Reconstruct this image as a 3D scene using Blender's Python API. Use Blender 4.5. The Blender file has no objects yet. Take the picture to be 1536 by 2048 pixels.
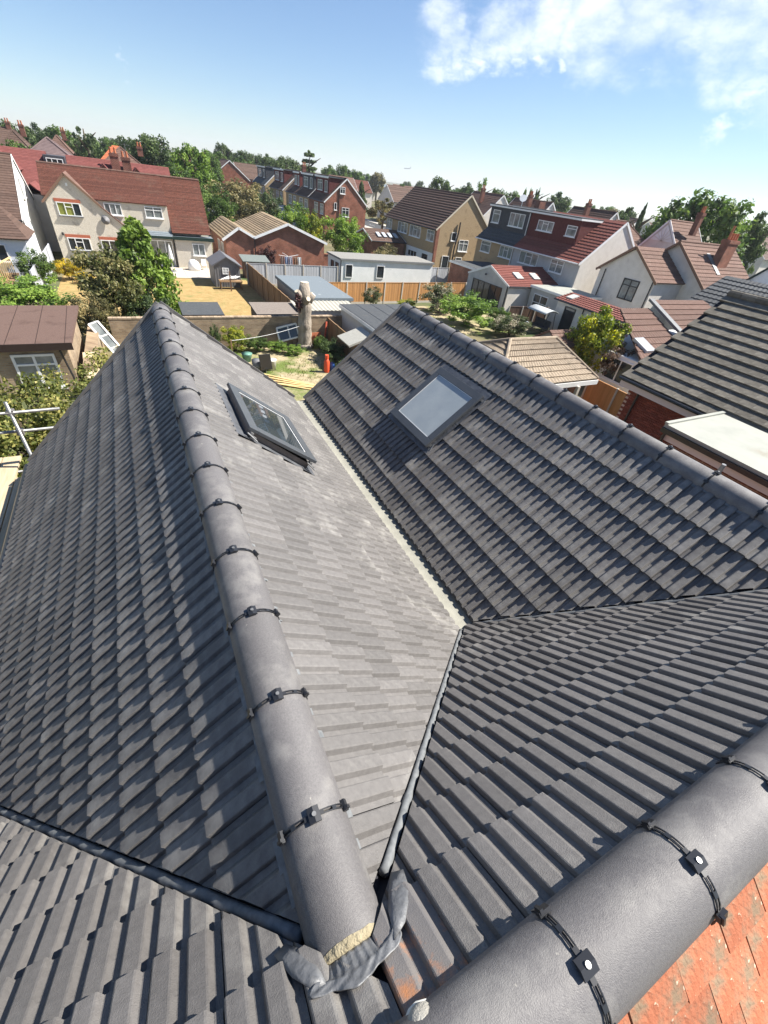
import bpy, bmesh, math, random
import numpy as np
from mathutils import Vector, Matrix
sc = bpy.context.scene
COL = sc.collection
rad = math.radians
random.seed(7)

# ------------------------------------------------------------------ camera
cam = bpy.data.cameras.new('camera')
cam.sensor_fit = 'HORIZONTAL'; cam.sensor_width = 36.0; cam.lens = 36.0 * 827.31 / 1536.0
cam.clip_start = 0.05; cam.clip_end = 6000
camo = bpy.data.objects.new('camera', cam); COL.objects.link(camo)
sc.camera = camo
def cam_axes(pitch, roll, yaw):
    cp, sp = math.cos(pitch), math.sin(pitch)
    fw = Vector((0, cp, -sp)); r = Vector((1, 0, 0)); u = Vector((0, sp, cp))
    c, s = math.cos(roll), math.sin(roll)
    r2 = c*r + s*u; u2 = -s*r + c*u
    Rz = Matrix.Rotation(yaw, 3, 'Z')
    return Rz @ r2, Rz @ u2, Rz @ fw
_r, _u, _w = cam_axes(rad(38.50), rad(7.948), rad(-31.414))
mw = Matrix.Identity(4)
for i in range(3):
    mw[i][0] = _r[i]; mw[i][1] = _u[i]; mw[i][2] = -_w[i]
mw[2][3] = 9.0
camo.matrix_world = mw
CAM = Vector((0, 0, 9.0))

# ------------------------------------------------------------------ light
TO_SUN = Vector((1.0, -0.30, 1.15)).normalized()
SUN_EL = math.asin(TO_SUN.z); SUN_ROT = math.atan2(TO_SUN.x, TO_SUN.y)
sun = bpy.data.lights.new('sun', 'SUN'); sun.energy = 5.0; sun.angle = rad(0.53); sun.color = (1.0, 0.95, 0.87)
suno = bpy.data.objects.new('sun', sun); COL.objects.link(suno)
suno.rotation_euler = (-TO_SUN).to_track_quat('-Z', 'Y').to_euler()
suno.location = (20, -10, 40)

world = bpy.data.worlds.new('World'); sc.world = world; world.use_nodes = True
nt = world.node_tree; nt.nodes.clear()
def N(nt, typ, **kw):
    n = nt.nodes.new(typ)
    for k, v in kw.items(): setattr(n, k, v)
    return n
sky = N(nt, 'ShaderNodeTexSky', sky_type='NISHITA', sun_disc=False)
sky.sun_elevation = SUN_EL; sky.sun_rotation = SUN_ROT
sky.altitude = 50; sky.air_density = 1.0; sky.dust_density = 0.0; sky.ozone_density = 2.5
tc = N(nt, 'ShaderNodeTexCoord')
# wispy cirrus: soft patches all round the sky, broken up by stretched noise
blobs = [((0.484, 0.849, 0.212), 0.050), ((0.507, 0.838, 0.203), 0.045), ((0.534, 0.824, 0.189), 0.040), ((0.568, 0.802, 0.186), 0.040), ((0.587, 0.781, 0.210), 0.060), ((0.625, 0.753, 0.206), 0.060), ((0.656, 0.724, 0.211), 0.065), ((0.694, 0.689, 0.208), 0.065), ((0.728, 0.653, 0.208), 0.07), ((0.759, 0.617, 0.207), 0.07), ((0.784, 0.584, 0.212), 0.07), ((0.804, 0.552, 0.221), 0.075), ((0.822, 0.530, 0.208), 0.075), ((0.787, 0.588, 0.187), 0.045), ((0.804, 0.570, 0.170), 0.042), ((0.824, 0.542, 0.166), 0.042), ((0.840, 0.518, 0.160), 0.040), ((0.511, 0.844, 0.163), 0.034), ((0.534, 0.829, 0.167), 0.036), ((0.558, 0.813, 0.166), 0.030), ((0.596, 0.785, 0.171), 0.025), ((0.626, 0.760, 0.172), 0.025), ((0.657, 0.735, 0.169), 0.020), ((0.751, 0.642, 0.151), 0.018), ((0.831, 0.544, 0.117), 0.022), ((0.057, 0.994, 0.093), 0.016),
         ((0.659, 0.706, 0.260), 0.11), ((0.741, 0.615, 0.270), 0.13), ((0.822, 0.515, 0.245), 0.13), ((0.865, 0.455, 0.211), 0.12), ((.93, .3, .2), .12),
         ((-.7, .4, .5), .2), ((-.5, -.7, .35), .22), ((.3, -.8, .5), .2), ((.8, -.5, .3), .2), ((.1, .3, .9), .2), ((-.9, -.1, .3), .16)]
wn = N(nt, 'ShaderNodeTexNoise'); wn.inputs['Scale'].default_value = 9.0; wn.inputs['Detail'].default_value = 9; wn.inputs['Roughness'].default_value = .62
wm = N(nt, 'ShaderNodeMapping'); wm.inputs['Scale'].default_value = (1, 1, 1.8); nt.links.new(tc.outputs['Generated'], wm.inputs[0]); nt.links.new(wm.outputs[0], wn.inputs['Vector'])
wsub = N(nt, 'ShaderNodeVectorMath', operation='SUBTRACT'); wsub.inputs[1].default_value = (.5, .5, .5); nt.links.new(wn.outputs['Color'], wsub.inputs[0])
wsc = N(nt, 'ShaderNodeVectorMath', operation='SCALE'); wsc.inputs['Scale'].default_value = .16; nt.links.new(wsub.outputs[0], wsc.inputs[0])
wad = N(nt, 'ShaderNodeVectorMath', operation='ADD'); nt.links.new(tc.outputs['Generated'], wad.inputs[0]); nt.links.new(wsc.outputs[0], wad.inputs[1])
acc = None
for d, w in blobs:
    d = Vector(d).normalized()
    dist = N(nt, 'ShaderNodeVectorMath', operation='DISTANCE'); dist.inputs[1].default_value = d
    nt.links.new(wad.outputs[0], dist.inputs[0])
    mr = N(nt, 'ShaderNodeMapRange', interpolation_type='SMOOTHSTEP'); mr.inputs[1].default_value = w; mr.inputs[2].default_value = w*.0
    mr.inputs[3].default_value = 0; mr.inputs[4].default_value = 1
    nt.links.new(dist.outputs['Value'], mr.inputs[0])
    if acc is None: acc = mr.outputs[0]
    else:
        mx = N(nt, 'ShaderNodeMath', operation='MAXIMUM'); nt.links.new(acc, mx.inputs[0]); nt.links.new(mr.outputs[0], mx.inputs[1]); acc = mx.outputs[0]
mp = N(nt, 'ShaderNodeMapping'); mp.inputs['Scale'].default_value = (1, 1, 2.4); mp.inputs['Location'].default_value = (.31, .12, .4)
nt.links.new(tc.outputs['Generated'], mp.inputs[0])
nz = N(nt, 'ShaderNodeTexNoise'); nz.inputs['Scale'].default_value = 5.2; nz.inputs['Detail'].default_value = 8; nz.inputs['Roughness'].default_value = .62; nz.inputs['Distortion'].default_value = .15
nt.links.new(mp.outputs[0], nz.inputs['Vector'])
mr2 = N(nt, 'ShaderNodeMapRange', interpolation_type='SMOOTHSTEP'); mr2.inputs[1].default_value = .22; mr2.inputs[2].default_value = .62
nt.links.new(nz.outputs['Fac'], mr2.inputs[0])
mul = N(nt, 'ShaderNodeMath', operation='MULTIPLY'); nt.links.new(acc, mul.inputs[0]); nt.links.new(mr2.outputs[0], mul.inputs[1])
mul2 = N(nt, 'ShaderNodeMath', operation='MULTIPLY', use_clamp=True); nt.links.new(mul.outputs[0], mul2.inputs[0]); mul2.inputs[1].default_value = .78
mixc = N(nt, 'ShaderNodeMix', data_type='RGBA'); nt.links.new(mul2.outputs[0], mixc.inputs['Factor'])
hsv = N(nt, 'ShaderNodeHueSaturation'); hsv.inputs['Saturation'].default_value = 1.02
wbal = N(nt, 'ShaderNodeVectorMath', operation='MULTIPLY'); wbal.inputs[1].default_value = (.92, 1.0, 1.12); nt.links.new(sky.outputs[0], wbal.inputs[0]); nt.links.new(wbal.outputs[0], hsv.inputs['Color'])
nt.links.new(hsv.outputs[0], mixc.inputs['A']); mixc.inputs['B'].default_value = (10.5, 10.8, 11.2, 1)
bg = N(nt, 'ShaderNodeBackground'); bg.inputs['Strength'].default_value = 0.053
nt.links.new(mixc.outputs['Result'], bg.inputs['Color'])
out = N(nt, 'ShaderNodeOutputWorld'); nt.links.new(bg.outputs[0], out.inputs['Surface'])

sc.view_settings.view_transform = 'Standard'; sc.view_settings.look = 'None'
sc.view_settings.exposure = 1.3; sc.view_settings.gamma = 1.0

# ------------------------------------------------------------------ materials
MATS = {}
def L(t, a, b): t.links.new(a, b)
def mat(name, c1, c2=None, scale=6.0, rough=.8, spec=.3, bump=0.0, bscale=60.0, var=0.0, metal=0.0, stretch=(1, 1, 1), c3=None, t3=(.6, .75), s3=3.0, detail=5, bdist=.02, coat=0, c4=None, t4=(.66, .70), s4=70.0, lohi=(.3, .7)):
    """noise blend c1/c2, optional blotches c3, per piece brightness variation var, bump"""
    if name in MATS: return MATS[name]
    m = bpy.data.materials.new(name); m.use_nodes = True; t = m.node_tree
    b = t.nodes['Principled BSDF']
    b.inputs['Roughness'].default_value = rough; b.inputs['Specular IOR Level'].default_value = spec; b.inputs['Metallic'].default_value = metal
    if coat: b.inputs['Coat Weight'].default_value = coat
    co = N(t, 'ShaderNodeTexCoord'); src = co.outputs['Object']
    if stretch != (1, 1, 1):
        mpn = N(t, 'ShaderNodeMapping'); mpn.inputs['Scale'].default_value = stretch; L(t, src, mpn.inputs[0]); src = mpn.outputs[0]
    if c2 is None: c2 = c1
    n1 = N(t, 'ShaderNodeTexNoise'); n1.inputs['Scale'].default_value = scale; n1.inputs['Detail'].default_value = detail; n1.inputs['Roughness'].default_value = .6; L(t, src, n1.inputs['Vector'])
    r1 = N(t, 'ShaderNodeMapRange'); r1.inputs[1].default_value = lohi[0]; r1.inputs[2].default_value = lohi[1]; L(t, n1.outputs['Fac'], r1.inputs[0])
    mx = N(t, 'ShaderNodeMix', data_type='RGBA'); L(t, r1.outputs[0], mx.inputs['Factor']); mx.inputs['A'].default_value = (*c1, 1); mx.inputs['B'].default_value = (*c2, 1)
    colr = mx.outputs['Result']
    if c3 is not None:
        n3 = N(t, 'ShaderNodeTexNoise'); n3.inputs['Scale'].default_value = s3; n3.inputs['Detail'].default_value = 6; n3.inputs['Roughness'].default_value = .65; L(t, src, n3.inputs['Vector'])
        r3 = N(t, 'ShaderNodeMapRange'); r3.inputs[1].default_value = t3[0]; r3.inputs[2].default_value = t3[1]; L(t, n3.outputs['Fac'], r3.inputs[0])
        m3 = N(t, 'ShaderNodeMix', data_type='RGBA'); L(t, r3.outputs[0], m3.inputs['Factor']); L(t, colr, m3.inputs['A']); m3.inputs['B'].default_value = (*c3, 1); colr = m3.outputs['Result']
    if c4 is not None:
        n4 = N(t, 'ShaderNodeTexNoise'); n4.inputs['Scale'].default_value = s4; n4.inputs['Detail'].default_value = 3; L(t, src, n4.inputs['Vector'])
        r4 = N(t, 'ShaderNodeMapRange'); r4.inputs[1].default_value = t4[0]; r4.inputs[2].default_value = t4[1]; L(t, n4.outputs['Fac'], r4.inputs[0])
        m4 = N(t, 'ShaderNodeMix', data_type='RGBA'); L(t, r4.outputs[0], m4.inputs['Factor']); L(t, colr, m4.inputs['A']); m4.inputs['B'].default_value = (*c4, 1); colr = m4.outputs['Result']
    if var:
        at = N(t, 'ShaderNodeAttribute', attribute_name='rnd'); oi = N(t, 'ShaderNodeObjectInfo')
        ad = N(t, 'ShaderNodeMath', operation='ADD'); L(t, at.outputs['Fac'], ad.inputs[0]); L(t, oi.outputs['Random'], ad.inputs[1])
        fr = N(t, 'ShaderNodeMath', operation='FRACT'); L(t, ad.outputs[0], fr.inputs[0])
        rr = N(t, 'ShaderNodeMapRange'); rr.inputs[3].default_value = 1-var; rr.inputs[4].default_value = 1+var; L(t, fr.outputs[0], rr.inputs[0])
        vm = N(t, 'ShaderNodeVectorMath', operation='SCALE'); L(t, colr, vm.inputs[0]); L(t, rr.outputs[0], vm.inputs['Scale']); colr = vm.outputs[0]
    L(t, colr, b.inputs['Base Color'])
    if bump:
        nb = N(t, 'ShaderNodeTexNoise'); nb.inputs['Scale'].default_value = bscale; nb.inputs['Detail'].default_value = 4; L(t, src, nb.inputs['Vector'])
        bp = N(t, 'ShaderNodeBump'); bp.inputs['Strength'].default_value = bump; bp.inputs['Distance'].default_value = bdist; L(t, nb.outputs['Fac'], bp.inputs['Height']); L(t, bp.outputs[0], b.inputs['Normal'])
    MATS[name] = m
    return m
def brickmat(name, c1, c2, mortar, bw=.225, bh=.075, rough=.9, msize=.012):
    if name in MATS: return MATS[name]
    m = bpy.data.materials.new(name); m.use_nodes = True; t = m.node_tree; b = t.nodes['Principled BSDF']
    b.inputs['Roughness'].default_value = rough; b.inputs['Specular IOR Level'].default_value = .2
    co = N(t, 'ShaderNodeTexCoord'); sp = N(t, 'ShaderNodeSeparateXYZ'); L(t, co.outputs['Object'], sp.inputs[0])
    ad = N(t, 'ShaderNodeMath', operation='ADD'); L(t, sp.outputs[0], ad.inputs[0]); L(t, sp.outputs[1], ad.inputs[1])
    cb = N(t, 'ShaderNodeCombineXYZ'); L(t, ad.outputs[0], cb.inputs[0]); L(t, sp.outputs[2], cb.inputs[1])
    br = N(t, 'ShaderNodeTexBrick'); L(t, cb.outputs[0], br.inputs['Vector']); br.inputs['Scale'].default_value = 1
    br.inputs['Brick Width'].default_value = bw; br.inputs['Row Height'].default_value = bh; br.inputs['Mortar Size'].default_value = msize
    br.inputs['Color1'].default_value = (*c1, 1); br.inputs['Color2'].default_value = (*c2, 1); br.inputs['Mortar'].default_value = (*mortar, 1)
    nz = N(t, 'ShaderNodeTexNoise'); nz.inputs['Scale'].default_value = 1.3; nz.inputs['Detail'].default_value = 6; L(t, co.outputs['Object'], nz.inputs['Vector'])
    r = N(t, 'ShaderNodeMapRange'); r.inputs[1].default_value = .3; r.inputs[2].default_value = .7; r.inputs[3].default_value = .7; r.inputs[4].default_value = 1.25; L(t, nz.outputs['Fac'], r.inputs[0])
    vm = N(t, 'ShaderNodeVectorMath', operation='SCALE'); L(t, br.outputs['Color'], vm.inputs[0]); L(t, r.outputs[0], vm.inputs['Scale']); L(t, vm.outputs[0], b.inputs['Base Color'])
    bp = N(t, 'ShaderNodeBump'); bp.inputs['Strength'].default_value = .5; bp.inputs['Distance'].default_value = .01; bp.invert = True
    L(t, br.outputs['Fac'], bp.inputs['Height']); L(t, bp.outputs[0], b.inputs['Normal'])
    MATS[name] = m; return m
def leafmat(name, dark, mid, light, trans=.35):
    if name in MATS: return MATS[name]
    m = bpy.data.materials.new(name); m.use_nodes = True; t = m.node_tree; b = t.nodes['Principled BSDF']; o = t.nodes['Material Output']
    at = N(t, 'ShaderNodeAttribute', attribute_name='rnd')
    cr = N(t, 'ShaderNodeValToRGB'); e = cr.color_ramp.elements; e[0].color = (*dark, 1); e[1].color = (*light, 1); e[0].position = .1; e[1].position = .95
    k = e.new(.55); k.color = (*mid, 1); L(t, at.outputs['Fac'], cr.inputs[0])
    b.inputs['Roughness'].default_value = .55; b.inputs['Specular IOR Level'].default_value = .3
    L(t, cr.outputs[0], b.inputs['Base Color'])
    tr = N(t, 'ShaderNodeBsdfTranslucent'); g = N(t, 'ShaderNodeHueSaturation'); g.inputs['Value'].default_value = 1.3; g.inputs['Saturation'].default_value = 1.1; L(t, cr.outputs[0], g.inputs['Color']); L(t, g.outputs[0], tr.inputs[0])
    ms = N(t, 'ShaderNodeMixShader'); ms.inputs[0].default_value = trans; L(t, b.outputs[0], ms.inputs[1]); L(t, tr.outputs[0], ms.inputs[2]); L(t, ms.outputs[0], o.inputs['Surface'])
    MATS[name] = m; return m
def glass(name, c=(.02, .025, .03), rough=.06, spec=.6, c2=None):
    return mat(name, c, c2 or tuple(x*1.6 for x in c), scale=1.5, rough=rough, spec=spec)

TILE = mat('anthracite_tile', (.106, .100, .096), (.140, .132, .126), scale=38, rough=.6, spec=.4, bump=.5, bscale=240, bdist=.004, var=.15, c3=(.27, .26, .24), t3=(.52, .8), s3=4.2, c4=(.34, .33, .31), t4=(.74, .82), s4=46)
TILE_STAIN = mat('stained_tile', (.12, .115, .115), (.17, .155, .145), scale=9, rough=.62, spec=.38, bump=.35, bscale=260, bdist=.004, c3=(.36, .16, .075), t3=(.52, .66), s3=8)
RIDGE = mat('anthracite_ridge', (.098, .093, .094), (.138, .131, .129), scale=130, rough=.56, spec=.42, bump=.5, bscale=330, bdist=.003, var=.1, c3=(.24, .23, .215), t3=(.48, .8), s3=5, c4=(.38, .36, .31), t4=(.735, .79), s4=28)
BLACKP = mat('black_plastic', (.018, .019, .022), rough=.38, spec=.5)
DECK = mat('dark_underlay', (.02, .02, .024), rough=.9)
LEAD = mat('lead_sheet', (.10, .104, .11), (.19, .192, .196), scale=14, rough=.55, spec=.4, metal=.2, bump=.4, bscale=25)
GRPROLL = mat('valley_rubber', (.10, .107, .112), (.19, .197, .2), scale=26, rough=.66, spec=.3)
GUTTER = mat('dusty_gutter_liner', (.215, .21, .178), (.29, .283, .24), scale=7, rough=.85, bump=.3, bscale=120, c3=(.22, .22, .19), t3=(.62, .75), s3=11)
MORTAR = mat('buff_mortar', (.23, .195, .125), (.33, .285, .19), scale=16, rough=.95, bump=.7, bscale=70)
STEEL = mat('galvanised_tube', (.2, .2, .197), (.29, .29, .285), scale=20, rough=.45, metal=.6, spec=.5)
BOARD = mat('scaffold_board', (.40, .31, .195), (.52, .425, .29), scale=3, stretch=(9, .8, 9), rough=.85, var=.12)
WHITE = mat('white_plastic', (.72, .72, .70), (.8, .8, .79), scale=2, rough=.45)
WHITEWALL = mat('white_render', (.68, .69, .67), (.78, .78, .76), scale=1.2, rough=.9, bump=.3, bscale=40, c3=(.6, .61, .58), t3=(.6, .75), s3=.9)
CREAM = mat('pebbledash_cream', (.46, .41, .33), (.66, .61, .52), scale=24, rough=.95, bump=.9, bscale=40, detail=8, c3=(.34, .30, .245), t3=(.58, .72), s3=1.1)
TAN = mat('pebbledash_tan', (.30, .21, .115), (.48, .36, .22), scale=22, rough=.95, bump=.9, bscale=40, detail=8, c3=(.22, .155, .09), t3=(.58, .74), s3=1.3)
GREYWALL = mat('grey_render', (.37, .37, .36), (.46, .46, .45), scale=1.5, rough=.92, bump=.3, bscale=40, c3=(.54, .53, .5), t3=(.6, .78), s3=1.2)
OFFWHITE = mat('offwhite_render', (.60, .56, .5), (.70, .66, .6), scale=1.6, rough=.9, bump=.4, bscale=50, c3=(.48, .45, .4), t3=(.6, .8), s3=1)
REDBRICK = brickmat('red_brickwork', (.30, .095, .052), (.22, .066, .038), (.24, .19, .15))
DARKBRICK = brickmat('dark_brickwork', (.16, .045, .03), (.11, .035, .025), (.3, .2, .15))
OLDBRICK = brickmat('old_stock_brickwork', (.34, .25, .16), (.24, .165, .105), (.28, .24, .18))
GLASS = glass('dark_window_glass')
GLASSG = glass('curtained_window_glass', (.10, .115, .115), c2=(.3, .32, .31))
GLASSY = glass('green_blind_glass', (.16, .18, .04), c2=(.3, .3, .08))
BLACKM = mat('black_metal', (.016, .016, .018), rough=.4, spec=.5)
RED_PLAIN = mat('red_brown_roof', (.068, .027, .019), (.142, .053, .036), scale=9, rough=.95, bump=.6, bscale=18, bdist=.05, var=.2, c3=(.12, .07, .05), t3=(.55, .75), s3=.9, detail=8)
RED_NEW = mat('bright_red_roof', (.135, .042, .037), (.185, .062, .053), scale=3, rough=.85, var=.1, bump=.4, bscale=12)
ORANGE_ROOF = mat('orange_roof', (.36, .095, .04), (.43, .13, .06), scale=3, rough=.9, var=.1)
MAUVE_ROOF = mat('mauve_roof', (.12, .085, .085), (.165, .12, .115), scale=2, rough=.9, var=.1)
BROWN_ROOF = mat('brown_roof', (.075, .045, .034), (.115, .073, .056), scale=5, rough=.85, var=.14, c3=(.2, .15, .12), t3=(.62, .8), s3=1.5)
LBROWN_ROOF = mat('light_brown_roof', (.115, .066, .05), (.165, .10, .078), scale=4, rough=.9, var=.12, c3=(.19, .14, .11), t3=(.6, .75), s3=1.2)
TAN_ROOF = mat('tan_concrete_roof', (.21, .16, .10), (.29, .22, .145), scale=4, rough=.9, var=.2, c3=(.14, .105, .07), t3=(.5, .7), s3=1.6)
GARAGE_ROOF = mat('weathered_buff_roof', (.21, .165, .12), (.33, .27, .2), scale=9, rough=.92, var=.18, c3=(.14, .115, .085), t3=(.55, .72), s3=3)
REDT_ROOF = mat('red_concrete_roof', (.155, .047, .036), (.205, .072, .056), scale=4, rough=.85, var=.16)
SLATE_NB = mat('mossy_grey_tile', (.10, .09, .075), (.165, .15, .125), scale=6, rough=.92, spec=.2, bump=.5, bscale=90, bdist=.006, var=.2, c3=(.26, .25, .21), t3=(.6, .78), s3=9)
DKSLATE = mat('dark_slate_roof', (.045, .05, .055), (.075, .08, .085), scale=5, rough=.75, var=.2)
REDHANG = mat('red_hung_tiles', (.098, .026, .024), (.138, .04, .036), scale=4, rough=.85, var=.15)
DKCLAD = mat('charcoal_cladding', (.04, .042, .05), (.06, .062, .07), scale=3, rough=.7)
FELT_BR = mat('brown_mineral_felt', (.105, .066, .053), (.14, .09, .073), scale=14, rough=.97, bump=.4, bscale=150, c3=(.075, .045, .035), t3=(.55, .74), s3=1.1)
FELT_GR = mat('grey_mineral_felt', (.13, .158, .18), (.175, .20, .215), scale=8, rough=.9, c3=(.36, .38, .38), t3=(.64, .78), s3=1.6)
FELT_DK = mat('dark_mineral_felt', (.05, .055, .06), (.08, .085, .09), scale=9, rough=.9, c3=(.14, .12, .1), t3=(.6, .78), s3=2)
FELT_LT = mat('pale_grp_flat_roof', (.27, .28, .25), (.33, .335, .30), scale=1.6, rough=.75, c3=(.22, .19, .14), t3=(.62, .78), s3=.7)
FENCE_OR = mat('orange_fence_timber', (.40, .19, .065), (.5, .27, .11), scale=3, stretch=(12, 12, .6), rough=.85, var=.15)
FENCE_BR = mat('brown_fence_timber', (.20, .125, .065), (.28, .18, .10), scale=3, stretch=(10, 10, .6), rough=.9, var=.2, c3=(.4, .34, .26), t3=(.62, .74), s3=1.2)
FENCE_GR = mat('weathered_grey_fence', (.36, .375, .40), (.47, .48, .5), scale=3, stretch=(10, 10, .5), rough=.9, var=.12)
FENCE_DK = mat('dark_fence_timber', (.10, .055, .035), (.15, .09, .06), scale=3, stretch=(10, 10, .6), rough=.9, var=.2)
CONC = mat('pale_concrete', (.42, .38, .32), (.52, .48, .42), scale=4, rough=.95)
SHEDP = mat('grey_shed_panel', (.15, .15, .155), (.19, .19, .195), scale=3, rough=.6)
BARK = mat('grey_bark', (.20, .165, .13), (.40, .345, .28), scale=5, stretch=(1, 1, .35), rough=.95, bump=1, bscale=14, bdist=.06)
TRUNK = mat('brown_trunk', (.06, .045, .03), (.12, .09, .065), scale=8, rough=.95)
CUTWOOD = mat('cut_wood', (.58, .48, .34), (.68, .6, .46), scale=8, rough=.9)
TIMBER = mat('fresh_timber', (.58, .40, .16), (.70, .52, .26), scale=4, stretch=(1, 1, 1), rough=.8)
CLAY = mat('old_clay_tile', (.28, .088, .043), (.40, .155, .085), scale=9, rough=.92, bump=.8, bscale=60, bdist=.008, var=.28, c3=(.20, .14, .09), t3=(.46, .62), s3=10, detail=10, c4=(.46, .36, .26), t4=(.66, .72), s4=60)
GROUND = mat('garden_ground', (.10, .095, .05), (.2, .165, .09), scale=.35, rough=1, c3=(.06, .09, .03), t3=(.48, .62), s3=.12, detail=8)
LAWN = mat('parched_lawn', (.30, .20, .075), (.42, .30, .13), scale=2.2, rough=1, bump=.8, bscale=30, bdist=.05, detail=9, c3=(.22, .20, .07), t3=(.52, .7), s3=.8)
ROUGHG = mat('rough_grass', (.27, .22, .12), (.46, .38, .25), scale=3, rough=1, bump=.8, bscale=25, bdist=.05, detail=9, c3=(.12, .16, .035), t3=(.46, .6), s3=.55)
PAVING = mat('pale_paving', (.46, .40, .32), (.56, .5, .42), scale=1.6, rough=.9)
ASPH = mat('asphalt', (.05, .05, .052), (.075, .075, .076), scale=3, rough=.95)

LEAF_DK = leafmat('dark_foliage', (0.030, 0.049, 0.019), (0.082, 0.124, 0.044), (0.160, 0.211, 0.069))
LEAF_MD = leafmat('green_foliage', (0.034, 0.060, 0.019), (0.094, 0.158, 0.037), (0.186, 0.260, 0.065))
LEAF_BR = leafmat('bright_foliage', (0.044, 0.088, 0.018), (0.150, 0.246, 0.039), (0.299, 0.404, 0.079))
LEAF_OL = leafmat('olive_foliage', (0.054, 0.054, 0.023), (0.155, 0.147, 0.062), (0.404, 0.327, 0.155))
LEAF_YL = leafmat('golden_foliage', (0.048, 0.081, 0.017), (0.212, 0.260, 0.033), (0.520, 0.488, 0.057))
LEAF_FL = leafmat('yellow_flowers', (.12, .12, .02), (.42, .33, .03), (.75, .55, .05))
LEAF_PK = leafmat('rose_foliage', (0.030, 0.048, 0.016), (0.090, 0.120, 0.038), (0.504, 0.432, 0.336))
LEAF_RD = leafmat('purple_foliage', (.025, .012, .012), (.07, .03, .03), (.14, .06, .055))
LEAF_DRY = leafmat('dry_twigs', (.05, .03, .02), (.12, .075, .05), (.22, .15, .1))

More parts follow.
